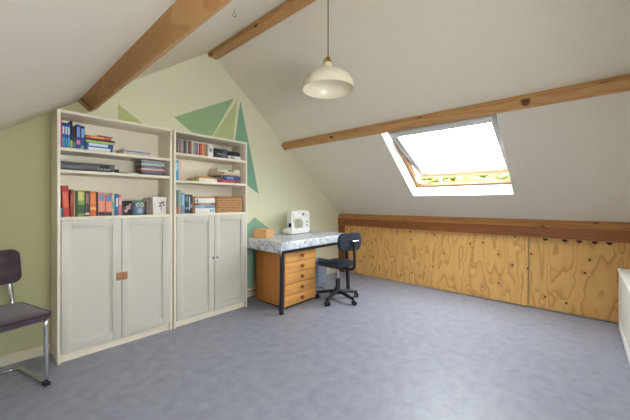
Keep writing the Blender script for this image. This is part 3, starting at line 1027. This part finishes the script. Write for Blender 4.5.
# --- bookcase by the desk, lower open shelf
Z = 1.0555
row(Z, [
    ('slate grey book with brown foot at the panel end of the lower open shelf', 1.2075, 1.235, 1.276, (82, 92, 98), {'foot': ((176, 110, 60), .02, .28)}),
    ('tall pale green book next to the slate grey book on the lower shelf', 1.236, 1.262, 1.277, (142, 172, 146), {'foot': ((190, 150, 130), .05, .25)}),
    ('light blue book between pale green and dark teal books', 1.263, 1.298, 1.254, (116, 148, 194), {'band': ((170, 190, 220), .4, .9)}),
    ('dark teal book with small pale squares on its spine', 1.299, 1.336, 1.238, (38, 74, 84), {'band': ((104, 140, 130), .62, .9), 'foot': ((140, 150, 130), .22, .34)}),
    ('slim white-edged navy book after the dark teal one', 1.337, 1.350, 1.237, (54, 72, 112), {'band': (W_, .2, .9)}),
    ('navy book with pale stripe before the slim brown book', 1.351, 1.374, 1.235, (36, 52, 84), {'band': ((150, 160, 180), .3, .5)}),
    ('slim brown book beside the pile of white and blue books', 1.375, 1.390, 1.219, (152, 112, 72)),
], 'upright books on the lower open shelf by the desk', dp=0.16)
G = 'lying books on the lower open shelf by the desk'
book('thick white book with pale blue title at the bottom of the pile beside the basket', 0.047, 0.212, 0.17, (1.398, 2.815, Z), (232, 230, 226), ((160, 196, 224), .72, .98), True, group=G)
book('sky-blue book lying second from bottom in the pile beside the basket', 0.030, 0.205, 0.16, (1.400, 2.817, Z + .0475), (142, 184, 216), ((110, 150, 196), .5, .95), True, group=G)
book('red-brown book in the middle of the pile beside the basket', 0.022, 0.212, 0.17, (1.398, 2.815, Z + .078), (164, 92, 66), ((206, 170, 140), .2, .8), True, group=G)
book('white book with a round dark dot, second from top beside the basket', 0.048, 0.210, 0.17, (1.399, 2.815, Z + .1005), (236, 232, 228), ((96, 88, 100), .07, .13), True, group=G)
book('tan book on top of the pile beside the basket', 0.016, 0.205, 0.16, (1.400, 2.818, Z + .149), (196, 150, 106), None, True, group=G)

t = thing('wicker_basket', 'rectangular honey-coloured wicker basket on the lower open shelf by the desk', 'basket', (1.780, 2.895, Z))
bk = MB()
pr_o, pr_i = rrect(0, 0, 0.325, 0.18, 0.035), rrect(0, 0, 0.305, 0.16, 0.028)
bk.ring_prism(pr_o, pr_i, 'z', 0.004, 0.158)
bk.prism(rrect(0, 0, 0.31, 0.166, 0.03), 'z', 0.0, 0.012)
bk.build('body', M_WICKER, t)
MB().tube([(p[0], p[1], 0.160) for p in rrect(0, 0, 0.317, 0.172, 0.033)], 0.0085, 8, True).build('rim', M_WICKER, t)
for s in (-1, 1):
    MB().tube(fillet([(s * 0.165, -0.03, 0.12), (s * 0.172, -0.03, 0.145), (s * 0.172, 0.03, 0.145), (s * 0.165, 0.03, 0.12)], 0.015), 0.005, 8).build('handle', plain('dark_willow', (110, 66, 34), 0.7), t)

# ------------------------------------------------------------------ desk, cloth, drawer unit
DX0, DX1, DY0, DY1, DZ = 2.065, 3.275, 2.305, 3.02, 0.742
desk = thing('desk', 'work table with blue-black steel frame under a floral oilcloth', 'desk', ((DX0 + DX1) / 2, (DY0 + DY1) / 2, 0))
ox, oy = (DX0 + DX1) / 2, (DY0 + DY1) / 2
hx, hy = (DX1 - DX0) / 2, (DY1 - DY0) / 2
MB().box(-hx, hx, -hy, hy, 0.715, DZ, 0.003).build('tabletop', plain('laminate', (196, 186, 168), 0.5), desk)
for sx in (-1, 1):
    for sy in (-1, 1):
        px_, py_ = sx * (hx - 0.03), sy * (hy - 0.03)
        q = 0.0175
        lean = 0.03 if sx > 0 else 0.008
        lg = MB()
        bmt = bmesh.new()
        bot = [(px_ + lean * sx - q, py_ - q, 0.012), (px_ + lean * sx + q, py_ - q, 0.012), (px_ + lean * sx + q, py_ + q, 0.012), (px_ + lean * sx - q, py_ + q, 0.012)]
        top = [(px_ - lean * 0.6 * sx - q, py_ - q, 0.714), (px_ - lean * 0.6 * sx + q, py_ - q, 0.714), (px_ - lean * 0.6 * sx + q, py_ + q, 0.714), (px_ - lean * 0.6 * sx - q, py_ + q, 0.714)]
        vb = [bmt.verts.new(p) for p in bot]
        vt = [bmt.verts.new(p) for p in top]
        bmt.faces.new(vb[::-1])
        bmt.faces.new(vt)
        for k in range(4):
            bmt.faces.new((vb[k], vb[(k + 1) % 4], vt[(k + 1) % 4], vt[k]))
        bmesh.ops.bevel(bmt, geom=list(bmt.edges), offset=0.003, segments=2, affect='EDGES', profile=0.5)
        lg._merge(bmt)
        lo = lg.build('leg', M_STEEL, desk)
        MB().box(px_ + lean * sx - q - 0.001, px_ + lean * sx + q + 0.001, py_ - q - 0.001, py_ + q + 0.001, 0, 0.016, 0.002).build('rubber_foot', M_RUBBER, lo)
for sy in (-1, 1):
    y_ = sy * (hy - 0.03)
    MB().box(-hx + 0.04, hx - 0.04, y_ - 0.012, y_ + 0.012, 0.625, 0.655, 0.002).build('rail', M_STEEL, desk)
for sx in (-1, 1):
    x_ = sx * (hx - 0.035)
    MB().box(x_ - 0.012, x_ + 0.012, -hy + 0.045, hy - 0.045, 0.625, 0.655, 0.002).build('rail', M_STEEL, desk)

# oilcloth draped over the desk
cl = bmesh.new()
NX, NY = 84, 60
ov_f, ov_l, ov_r, ov_b = 0.090, 0.118, 0.02, 0.0
gx = [DX0 - ov_l + (DX1 - DX0 + ov_l + ov_r) * i / NX for i in range(NX + 1)]
gy = [DY0 - ov_f + (DY1 - 0.005 - DY0 + ov_f + ov_b) * j / NY for j in range(NY + 1)]
zt = DZ + 0.006


def drape(x, y):
    dx = (DX0 - x) if x < DX0 else ((x - DX1) if x > DX1 else 0.0)
    dy = (DY0 - y) if y < DY0 else 0.0
    sx = -1 if x < DX0 else 1
    drop = dx + dy * 1.0
    if dx and dy:
        drop = max(dx, dy) + 0.35 * min(dx, dy)
    xx = min(max(x, DX0), DX1)
    yy = max(y, DY0)
    r = 0.006
    if dx:
        xx += sx * (r + 0.004 * math.sin(y * 23) * dx / 0.09) * min(1, dx / 0.012)
    if dy:
        yy -= (r + 0.004 * math.sin(x * 17) * dy / 0.09) * min(1, dy / 0.012)
    if dx and dy:
        m_ = min(dx, dy)
        xx += sx * 0.22 * m_
        yy -= 0.10 * m_
    z = zt - max(0.0, drop - 0.004)
    if not dx and not dy:
        z += 0.0012 * math.sin(x * 21) * math.sin(y * 19)
    return (xx, yy, z)


vv = [[cl.verts.new(drape(x, y)) for y in gy] for x in gx]
for i in range(NX):
    for j in range(NY):
        cl.faces.new((vv[i][j], vv[i + 1][j], vv[i + 1][j + 1], vv[i][j + 1]))
for f in cl.faces:
    f.smooth = True
me = bpy.data.meshes.new('tablecloth')
cl.to_mesh(me)
cl.free()
me.materials.append(M_CLOTH)
tco = bpy.data.objects.new('tablecloth', me)
COL.objects.link(tco)
so = tco.modifiers.new('thickness', 'SOLIDIFY')
so.thickness = 0.0025
so.offset = 1.0
tag(tco, 'pale blue-grey floral oilcloth draped over the desk', 'tablecloth')

# five-drawer pine unit under the desk
UX0, UX1, UY0, UY1 = 2.190, 2.690, 2.405, 2.90
du = thing('drawer_unit', 'orange pine unit of five drawers standing under the desk', 'drawer unit', ((UX0 + UX1) / 2, (UY0 + UY1) / 2, 0))
ux, uy = (UX1 - UX0) / 2, (UY1 - UY0) / 2
ca = MB()
ca.box(-ux, -ux + 0.018, -uy, uy, 0.022, 0.64, 0.001).box(ux - 0.018, ux, -uy, uy, 0.022, 0.64, 0.001)
ca.box(-ux + 0.018, ux - 0.018, -uy + 0.004, uy, 0.622, 0.64).box(-ux + 0.018, ux - 0.018, -uy + 0.02, uy, 0.022, 0.04).box(-ux + 0.018, ux - 0.018, uy - 0.006, uy, 0.04, 0.622)
ca.build('carcass', M_PINE, du)
MB().box(-ux + 0.02, ux - 0.02, -uy + 0.03, uy - 0.01, 0, 0.0225).build('base', plain('shadow_gap', (34, 30, 30), 0.6), du)  # near-black block standing in for the shade in the gap under the unit
h5 = (0.622 - 0.03) / 5
for k in range(5):
    z0 = 0.03 + k * h5
    dz = MB()
    dz.box(-ux + 0.004, ux - 0.004, -uy - 0.014, -uy + 0.004, z0 + 0.002, z0 + h5 - 0.003, 0.003)
    dz.box(-ux + 0.03, ux - 0.03, -uy + 0.004, uy - 0.03, z0 + 0.012, z0 + h5 - 0.02)
    dr = dz.build('drawer', M_PINEF, du)
    MB().lathe([(0.010, 0), (0.010, -0.010), (0.019, -0.019), (0.021, -0.028), (0.015, -0.035), (0.0, -0.036)], (0.0, -uy - 0.014, z0 + h5 / 2), 20, 'y').build('knob', plain('knob_pine', (150, 82, 38), 0.4), dr)

# ------------------------------------------------------------------ things on the desk
ZT = zt + 0.0045
t = thing('pine_box', 'small plain pine box with lid on the bookcase end of the oilcloth', 'box', (2.230, 2.806, ZT), math.radians(17))
MB().box(-0.078, 0.078, -0.092, 0.092, 0, 0.068, 0.002).build('body', M_BOXPINE, t)
MB().box(-0.080, 0.080, -0.094, 0.094, 0.069, 0.098, 0.002).build('lid', M_BOXPINE, t)

sm = thing('sewing_machine', 'white sewing machine with printed motifs standing on the oilcloth', 'sewing machine', (2.797, 2.80, ZT), 0.0)
SMW = 0.36
b_ = MB()
b_.box(-0.170, 0.170, -0.054, 0.085, 0.006, 0.078, 0.010, 3)
b_.build('bed', M_WHITEPL, sm)
arch = MB()
outl = rrect(0.0, 0.185, 0.336, 0.228, 0.026, 6)
hole = rrect(-0.037, 0.137, 0.158, 0.120, 0.038, 6)
arch.ring_prism(outl, hole, 'y', -0.050, 0.035)
bmesh.ops.bevel(arch.bm, geom=[e for e in arch.bm.edges if e.calc_face_angle(0) > 1.2], offset=0.006, segments=2, affect='EDGES', profile=0.5)
arch.build('arm_head', M_WHITEPL, sm)
MB().box(-0.192, -0.169, -0.03, 0.085, 0.006, 0.070, 0.010, 3).build('extension_table', M_WHITEPL, sm)
MB().box(-0.155, 0.155, -0.045, 0.075, 0, 0.008).build('base', M_GREYPL, sm)
MB().box(-0.098, -0.082, -0.01, 0.01, 0.083, 0.13).build('presser_foot', plain('steel_part', (120, 122, 126), 0.3, 0.8), sm)
MB().box(-0.172, -0.164, -0.048, 0.0, 0.095, 0.145, 0.002).build('needle_guard', M_BLACK, sm)
MB().lathe([(0.024, 0), (0.024, 0.02), (0.018, 0.026)], (0.166, -0.008, 0.23), 24, 'x').build('handwheel', M_WHITEPL, sm)
MB().lathe([(0.018, 0), (0.018, -0.010), (0.013, -0.014), (0.0, -0.014)], (0.040, -0.050, 0.255), 20, 'y').build('dial', M_GREYPL, sm)
MB().lathe([(0.013, 0), (0.013, -0.008), (0.0, -0.008)], (0.112, -0.050, 0.155), 20, 'y').build('dial', M_GREYPL, sm)
MB().lathe([(0.010, 0), (0.010, -0.008), (0.0, -0.008)], (0.112, -0.050, 0.11), 20, 'y').build('dial', M_GREYPL, sm)
MB().box(-0.140, -0.131, -0.052, -0.047, 0.15, 0.27).build('thread_slot', plain('slot_grey', (168, 172, 178), 0.5), sm)
pr = MB()
for cx, cz, s in ((0.09, 0.255, 1.2), (0.115, 0.238, 1.0), (0.08, 0.228, 0.9), (0.135, 0.262, 0.9), (-0.03, 0.265, 0.9), (-0.06, 0.257, 0.8), (0.12, 0.20, 0.8), (0.0, 0.222, 0.8), (-0.150, 0.24, 0.6)):
    pr.ball((cx, -0.0502, cz), 0.010 * s, 0.0012, 0.007 * s, 2)
pr.build('motif_print', plain('pale_blue_print', (150, 178, 206), 0.5), sm)
MB().lathe([(0.003, 0), (0.003, 0.045), (0.0, 0.046)], (0.045, -0.012, 0.296), 10).build('spool_pin', M_WHITEPL, sm)
MB().tube(fillet([(0.15, -0.008, 0.296), (0.13, -0.008, 0.304), (-0.02, -0.008, 0.304), (-0.04, -0.008, 0.296)], 0.012), 0.006, 8).build('handle', M_WHITEPL, sm)
cb = MB()
cb.tube(fillet([(2.95, 2.84, ZT + 0.03), (3.0, 2.86, ZT + 0.004), (3.08, 2.89, ZT + 0.003), (3.13, 2.96, ZT + 0.003), (3.10, 3.0, ZT + 0.003)], 0.03), 0.003, 8)
tag(cb.build('power_cable', M_BLACK), 'dark cable trailing across the oilcloth behind the sewing machine', 'cable')

# ------------------------------------------------------------------ bin and cables under the desk
bn = thing('waste_bin', 'blue-grey plastic bin under the desk behind the office chair', 'bin', (3.26, 2.86, 0))
bb = bmesh.new()


def ringv(w, d, z):
    return [bb.verts.new((p[0], p[1], z)) for p in rrect(0, 0, w, d, 0.03)]


rings = [ringv(0.19, 0.17, 0.0), ringv(0.24, 0.21, 0.33), ringv(0.225, 0.195, 0.33), ringv(0.178, 0.158, 0.008)]
nn = len(rings[0])
for A, B in zip(rings, rings[1:]):
    for k in range(nn):
        bb.faces.new((A[k], A[(k + 1) % nn], B[(k + 1) % nn], B[k]))
bb.faces.new(rings[0][::-1])
bb.faces.new(rings[-1])
bmesh.ops.recalc_face_normals(bb, faces=list(bb.faces))
mbn = MB()
mbn._merge(bb)
mbn.build('body', M_BIN, bn)
MB().tube([(p[0], p[1], 0.33) for p in rrect(0, 0, 0.235, 0.205, 0.032)], 0.008, 8, True).build('rim', M_BIN, bn)
cb = MB()
pts = []
for k in range(26):
    a = k / 25 * 2 * math.pi * 1.15
    pts.append((3.0 + 0.10 * math.cos(a) - 0.02 * k / 25, 2.62 + 0.07 * math.sin(a), 0.006 + 0.004 * (k % 2)))
pts.append((2.88, 2.78, 0.004))
pts.append((2.84, 2.98, 0.004))
cb.tube(pts, 0.0035, 8)
tag(cb.build('power_cable', M_BLACK), 'dark cable looped on the floor beside the pine drawers and bin', 'cable')
cb = MB().tube(fillet([(2.00, 2.99, 0.075), (2.05, 3.03, 0.078), (2.12, 3.045, 0.085), (2.40, 3.05, 0.05)], 0.03), 0.004, 8)
tag(cb.build('power_cable', M_BLACK), 'thin dark cable running along the baseboard between bookcase and pine drawers', 'cable')

# ------------------------------------------------------------------ office chair
oc = thing('office_chair', 'dark blue-grey swivel chair on castors pulled up to the desk', 'office chair', (2.852, 2.185, 0), math.radians(-8))
# five-star base
hub = MB().lathe([(0.034, 0.075), (0.038, 0.08), (0.036, 0.125), (0.028, 0.135)], seg=24)
hub.build('hub', M_BLACK, oc)
for k in range(5):
    a = math.radians(197 + 72 * k)
    ca_, sa_ = math.cos(a), math.sin(a)
    lm = MB()
    lm.tube([(0.02 * ca_, 0.02 * sa_, 0.105), (0.12 * ca_, 0.12 * sa_, 0.095), (0.20 * ca_, 0.20 * sa_, 0.078), (0.255 * ca_, 0.255 * sa_, 0.068)], [0.024, 0.021, 0.018, 0.017], 10)
    lo = lm.build('leg', M_BLACK, oc)
    cs = MB()
    cx, cy = 0.252 * ca_, 0.252 * sa_
    ta = a + 1.2
    tx, ty = math.cos(ta), math.sin(ta)
    cs.tube([(cx, cy, 0.03), (cx, cy, 0.066)], 0.006, 8)
    for s in (-1, 1):
        c0 = Vector((cx + tx * 0.012 + -ty * s * 0.007, cy + ty * 0.012 + tx * s * 0.007, 0.025))
        c1 = c0 + Vector((-ty, tx, 0)) * s * 0.016
        cs.tube([c0, c1], 0.025, 20)
    cs.build('castor', M_RUBBER, lo)
MB().lathe([(0.028, 0.13), (0.027, 0.255), (0.024, 0.26)], seg=24).build('column_sleeve', M_BLACK, oc)
MB().lathe([(0.0135, 0.25), (0.0135, 0.40)], seg=20).build('gas_lift', M_CHROME, oc)
mech = MB().box(-0.075, 0.075, -0.11, 0.09, 0.385, 0.412, 0.006)
mech.tube([(0.05, 0.02, 0.398), (0.16, 0.03, 0.392)], 0.005, 8)
mech.build('mechanism', M_BLACK, oc)
# seat cushion
se = bmesh.new()
sw, sd = 0.38, 0.36
lay = [(0.90, 0.412), (0.98, 0.418), (1.0, 0.432), (0.99, 0.448), (0.94, 0.459), (0.80, 0.464), (0.4, 0.461)]
rg = []
for s, z in lay:
    ring_ = []
    for p in rrect(0, 0.035, sw * s, sd * s, 0.10 * s, 8):
        zz = z - 0.022 * max(0.0, (p[1] - 0.10) / 0.12) ** 2 * (1 if z > 0.43 else 0.9)
        ring_.append(se.verts.new((p[0], p[1], zz)))
    rg.append(ring_)
nn = len(rg[0])
for A, B in zip(rg, rg[1:]):
    for k in range(nn):
        se.faces.new((A[k], A[(k + 1) % nn], B[(k + 1) % nn], B[k]))
se.faces.new(rg[0][::-1])
se.faces.new(rg[-1])
bmesh.ops.recalc_face_normals(se, faces=list(se.faces))
ms = MB()
ms._merge(se)
ms.build('seat', M_CHAIRFAB, oc)
# curved backrest
bkr = bmesh.new()
bw, bh = 0.37, 0.20
lay = [(0.94, -0.020), (1.0, -0.012), (1.0, 0.010), (0.95, 0.020), (0.6, 0.024)]
rg = []
for s, off in lay:
    ring_ = []
    for p in rrect(0, 0.715, bw * s, bh * s, 0.075 * s, 8):
        curve = 0.9 * p[0] ** 2
        ring_.append(bkr.verts.new((p[0], -0.222 + off + curve, p[1])))
    rg.append(ring_)
nn = len(rg[0])
for A, B in zip(rg, rg[1:]):
    for k in range(nn):
        bkr.faces.new((A[k], A[(k + 1) % nn], B[(k + 1) % nn], B[k]))
bkr.faces.new(rg[0][::-1])
bkr.faces.new(rg[-1])
bmesh.ops.recalc_face_normals(bkr, faces=list(bkr.faces))
mbk = MB()
mbk._merge(bkr)
mbk.build('backrest', M_CHAIRFAB, oc)
jb = MB()
jpts = fillet([(0, -0.06, 0.398), (0, -0.268, 0.398), (0, -0.262, 0.72)], 0.07, 8)
jb.tube(jpts, 0.017, 12)
jb.build('back_bar', M_BLACK, oc)
MB().tube([(0, -0.262, 0.715), (0, -0.23, 0.715)], 0.018, 14).build('bracket', M_BLACK, oc)
MB().tube([(-0.045, -0.279, 0.728), (0.055, -0.279, 0.728)], 0.006, 10).build('adjusting_lever', M_CHROME, oc)

# ------------------------------------------------------------------ cantilever chair by the wall
vc = thing('cantilever_chair', 'cantilever chair with aubergine corduroy seat and chrome tube frame', 'chair', (0.035, 2.70, 0), math.radians(15))
path = [(0.168, 0.262, 0.80), (0.168, 0.225, 0.60), (0.18, 0.205, 0.425), (0.20, -0.205, 0.425), (0.20, -0.215, 0.0125), (0.20, 0.19, 0.0125), (-0.20, 0.19, 0.0125), (-0.20, -0.215, 0.0125), (-0.20, -0.205, 0.425), (-0.18, 0.205, 0.425), (-0.168, 0.225, 0.60), (-0.168, 0.262, 0.80)]
MB().tube(fillet(path, 0.055, 8), 0.0125, 12).build('frame', M_CHROME, vc)
for s in (-1, 1):
    MB().box(s * 0.20 - 0.016, s * 0.20 + 0.016, -0.235, -0.185, 0.0, 0.022, 0.005).build('floor_glide', M_RUBBER, vc)


def cushion(w, d, h, r, crown, axis='z'):
    """upholstered pad: rounded rectangle with rolled edge and a slight crown"""
    t_ = bmesh.new()
    lay_ = [(0.93, 0.0), (0.985, 0.010), (1.0, h * 0.35), (1.0, h * 0.62), (0.975, h * 0.86), (0.92, h * 0.98), (0.6, h + crown * 0.7), (0.2, h + crown)]
    rr = []
    for s, z in lay_:
        rr.append([t_.verts.new((p[0], p[1], z)) for p in rrect(0, 0, w - 2 * 0.5 * (1 - s) * min(w, d), d - (1 - s) * min(w, d), max(0.01, r * s), 8)])
    n_ = len(rr[0])
    for A_, B_ in zip(rr, rr[1:]):
        for k_ in range(n_):
            t_.faces.new((A_[k_], A_[(k_ + 1) % n_], B_[(k_ + 1) % n_], B_[k_]))
    t_.faces.new(rr[0][::-1])
    t_.faces.new(rr[-1])
    bmesh.ops.recalc_face_normals(t_, faces=list(t_.faces))
    m_ = MB()
    m_._merge(t_)
    return m_


cushion(0.46, 0.485, 0.05, 0.045, 0.008).move(Matrix.Translation((0, 0.005, 0.412))).build('seat', M_CORD, vc, angle=50)
bkm = cushion(0.45, 0.235, 0.036, 0.05, 0.008)
bkm.move(Matrix.Translation((0, 0.240, 0.715)) @ Matrix.Rotation(math.radians(-11), 4, 'X') @ Matrix.Rotation(math.radians(90), 4, 'X'))
bkm.build('backrest', M_CORD, vc, angle=50)
MB().tube([(p[0], p[1] + 0.005, 0.452) for p in rrect(0, 0, 0.456, 0.481, 0.045, 8)], 0.0045, 8, True).build('piping', plain('dark_piping', (44, 34, 42), 0.8), vc)

# ------------------------------------------------------------------ pendant lamp
pl = thing('pendant_lamp', 'cream enamel pendant lamp with brass cap hanging from the ridge', 'pendant lamp', (1.704, 1.395, 1.986))
outp = [(0.190, 0.0), (0.189, 0.022), (0.180, 0.058), (0.162, 0.090), (0.132, 0.116), (0.090, 0.132), (0.052, 0.141), (0.036, 0.148), (0.031, 0.165), (0.030, 0.200)]
inp = [(0.026, 0.198), (0.028, 0.150), (0.050, 0.136), (0.090, 0.127), (0.129, 0.111), (0.158, 0.086), (0.176, 0.056), (0.185, 0.022), (0.187, 0.0)]
MB().lathe(outp + inp + [(0.190, 0.0)], seg=56, cap=False).build('lamp_shade', M_CREAM, pl, angle=60)
MB().lathe([(0.0, 0.196), (0.031, 0.197), (0.031, 0.206), (0.020, 0.212), (0.017, 0.232), (0.010, 0.242), (0.0, 0.243)], seg=28, cap=False).build('socket_cap', M_BRASS, pl)
for a in (0, 2.09, 4.19):
    MB().tube(fillet([(0.012 * math.cos(a), 0.012 * math.sin(a), 0.236), (0.030 * math.cos(a), 0.030 * math.sin(a), 0.230), (0.035 * math.cos(a), 0.035 * math.sin(a), 0.198)], 0.012), 0.003, 8).build('bracket_arm', M_BRASS, pl)
MB().lathe([(0.0, 0.085), (0.018, 0.088), (0.030, 0.105), (0.033, 0.125), (0.026, 0.148), (0.014, 0.17), (0.014, 0.196)], seg=24, cap=False).build('bulb', plain('opal_glass', (244, 240, 230), 0.25), pl)
MB().tube([(0, 0, 0.240), (0, 0, 0.745)], 0.0042, 8).build('cord', M_CORDGREY, pl)
MB().lathe([(0.012, 0.735), (0.04, 0.75), (0.045, 0.778), (0.0, 0.779)], seg=24, cap=False).build('ceiling_rose', M_CREAM, pl)

# small wire hook on the far ceiling slope
hk = MB()
hp = [(0, 0, 0.0), (0, 0, -0.02)]
for k in range(10):
    a = math.pi / 2 - k * 2 * math.pi * 0.8 / 9
    hp.append((0.014 * math.cos(a), 0, -0.034 + 0.014 * math.sin(a)))
hk.tube(hp, 0.0022, 8)
ho = hk.build('ceiling_hook', plain('dull_steel', (150, 148, 142), 0.4, 0.6), loc=(1.05, 1.611, zl(1.05)))
tag(ho, 'small wire hook screwed into the sloping ceiling between two beams', 'hook')

# ------------------------------------------------------------------ radiator cover at the edge of the photograph
rc = thing('radiator_cover', 'white radiator cover with perforated lattice front beside the plywood panel', 'radiator cover', (3.0, -0.245, 0))
MB().box(-0.9, 0.88, -0.245, 0.012, 0.545, 0.565, 0.003).build('top', M_REVEAL, rc)
MB().box(-0.88, 0.86, -0.012, 0.0, 0.10, 0.545).build('lattice_front', M_LATTICE, rc, smooth=False)
f_ = MB()
f_.box(0.86, 0.88, -0.24, 0.004, 0.0, 0.545, 0.001).box(-0.90, -0.88, -0.24, 0.004, 0.0, 0.545, 0.001)
f_.box(-0.88, 0.86, -0.012, 0.004, 0.02, 0.10, 0.001)
f_.build('frame', M_REVEAL, rc)

# ------------------------------------------------------------------ outside: garden far below and tree tops seen through the roof window gap
struct(MB().box(5.5, 60, -30, 40, -5.2, -5.0).build('ground', plain('lawn', (70, 84, 44), 0.9, var=0.2, scale=2), smooth=False), 'green lawn far below outside')
M_LEAF = mottled('spring_leaves', (52, 60, 18), (70, 76, 24), (96, 96, 40), 3.0, 0.8, 5)
M_BARK = plain('bark', (96, 80, 62), 0.9, bump=0.4)
rnd = random.Random(4)
tree_labels = ['yellow-green tree outside at the bookcase end of the roof window gap', 'yellow-green tree outside in the middle of the roof window gap',
               'yellow-green tree outside at the radiator end of the roof window gap', 'taller tree farther off, behind the middle tree outside the roof window',
               'taller tree farther off, at the radiator end outside the roof window']
for i, (tx, ty, top, rad) in enumerate(((13.4, 7.0, 2.75, 1.1), (13.8, 3.7, 2.62, 1.1), (13.6, 0.5, 2.5, 1.1), (18.6, 6.6, 3.15, 1.3), (18.6, 3.0, 3.05, 1.3))):
    t = thing('garden_tree', tree_labels[i], 'tree', (tx, ty, -5), 0, 'trees outside the roof window')
    MB().tube([(0, 0, 0), (0.05, 0.02, 2.2), (0, 0, top + 4.2)], [0.2, 0.15, 0.05], 10).build('trunk', M_BARK, t)
    cr = MB()
    for k in range(130):
        a, u = rnd.uniform(0, 6.283), rnd.uniform(-1, 1)
        rr = rad * (0.55 + 0.45 * rnd.random())
        q = math.sqrt(1 - u * u)
        s = rnd.uniform(0.16, 0.36)
        cr.ball((rr * q * math.cos(a), rr * q * math.sin(a), top + 5 - rad * 1.25 + rr * 1.2 * u), s * 1.2, s * 1.2, s * 0.8, 1)
    cr.build('crown', M_LEAF, t)
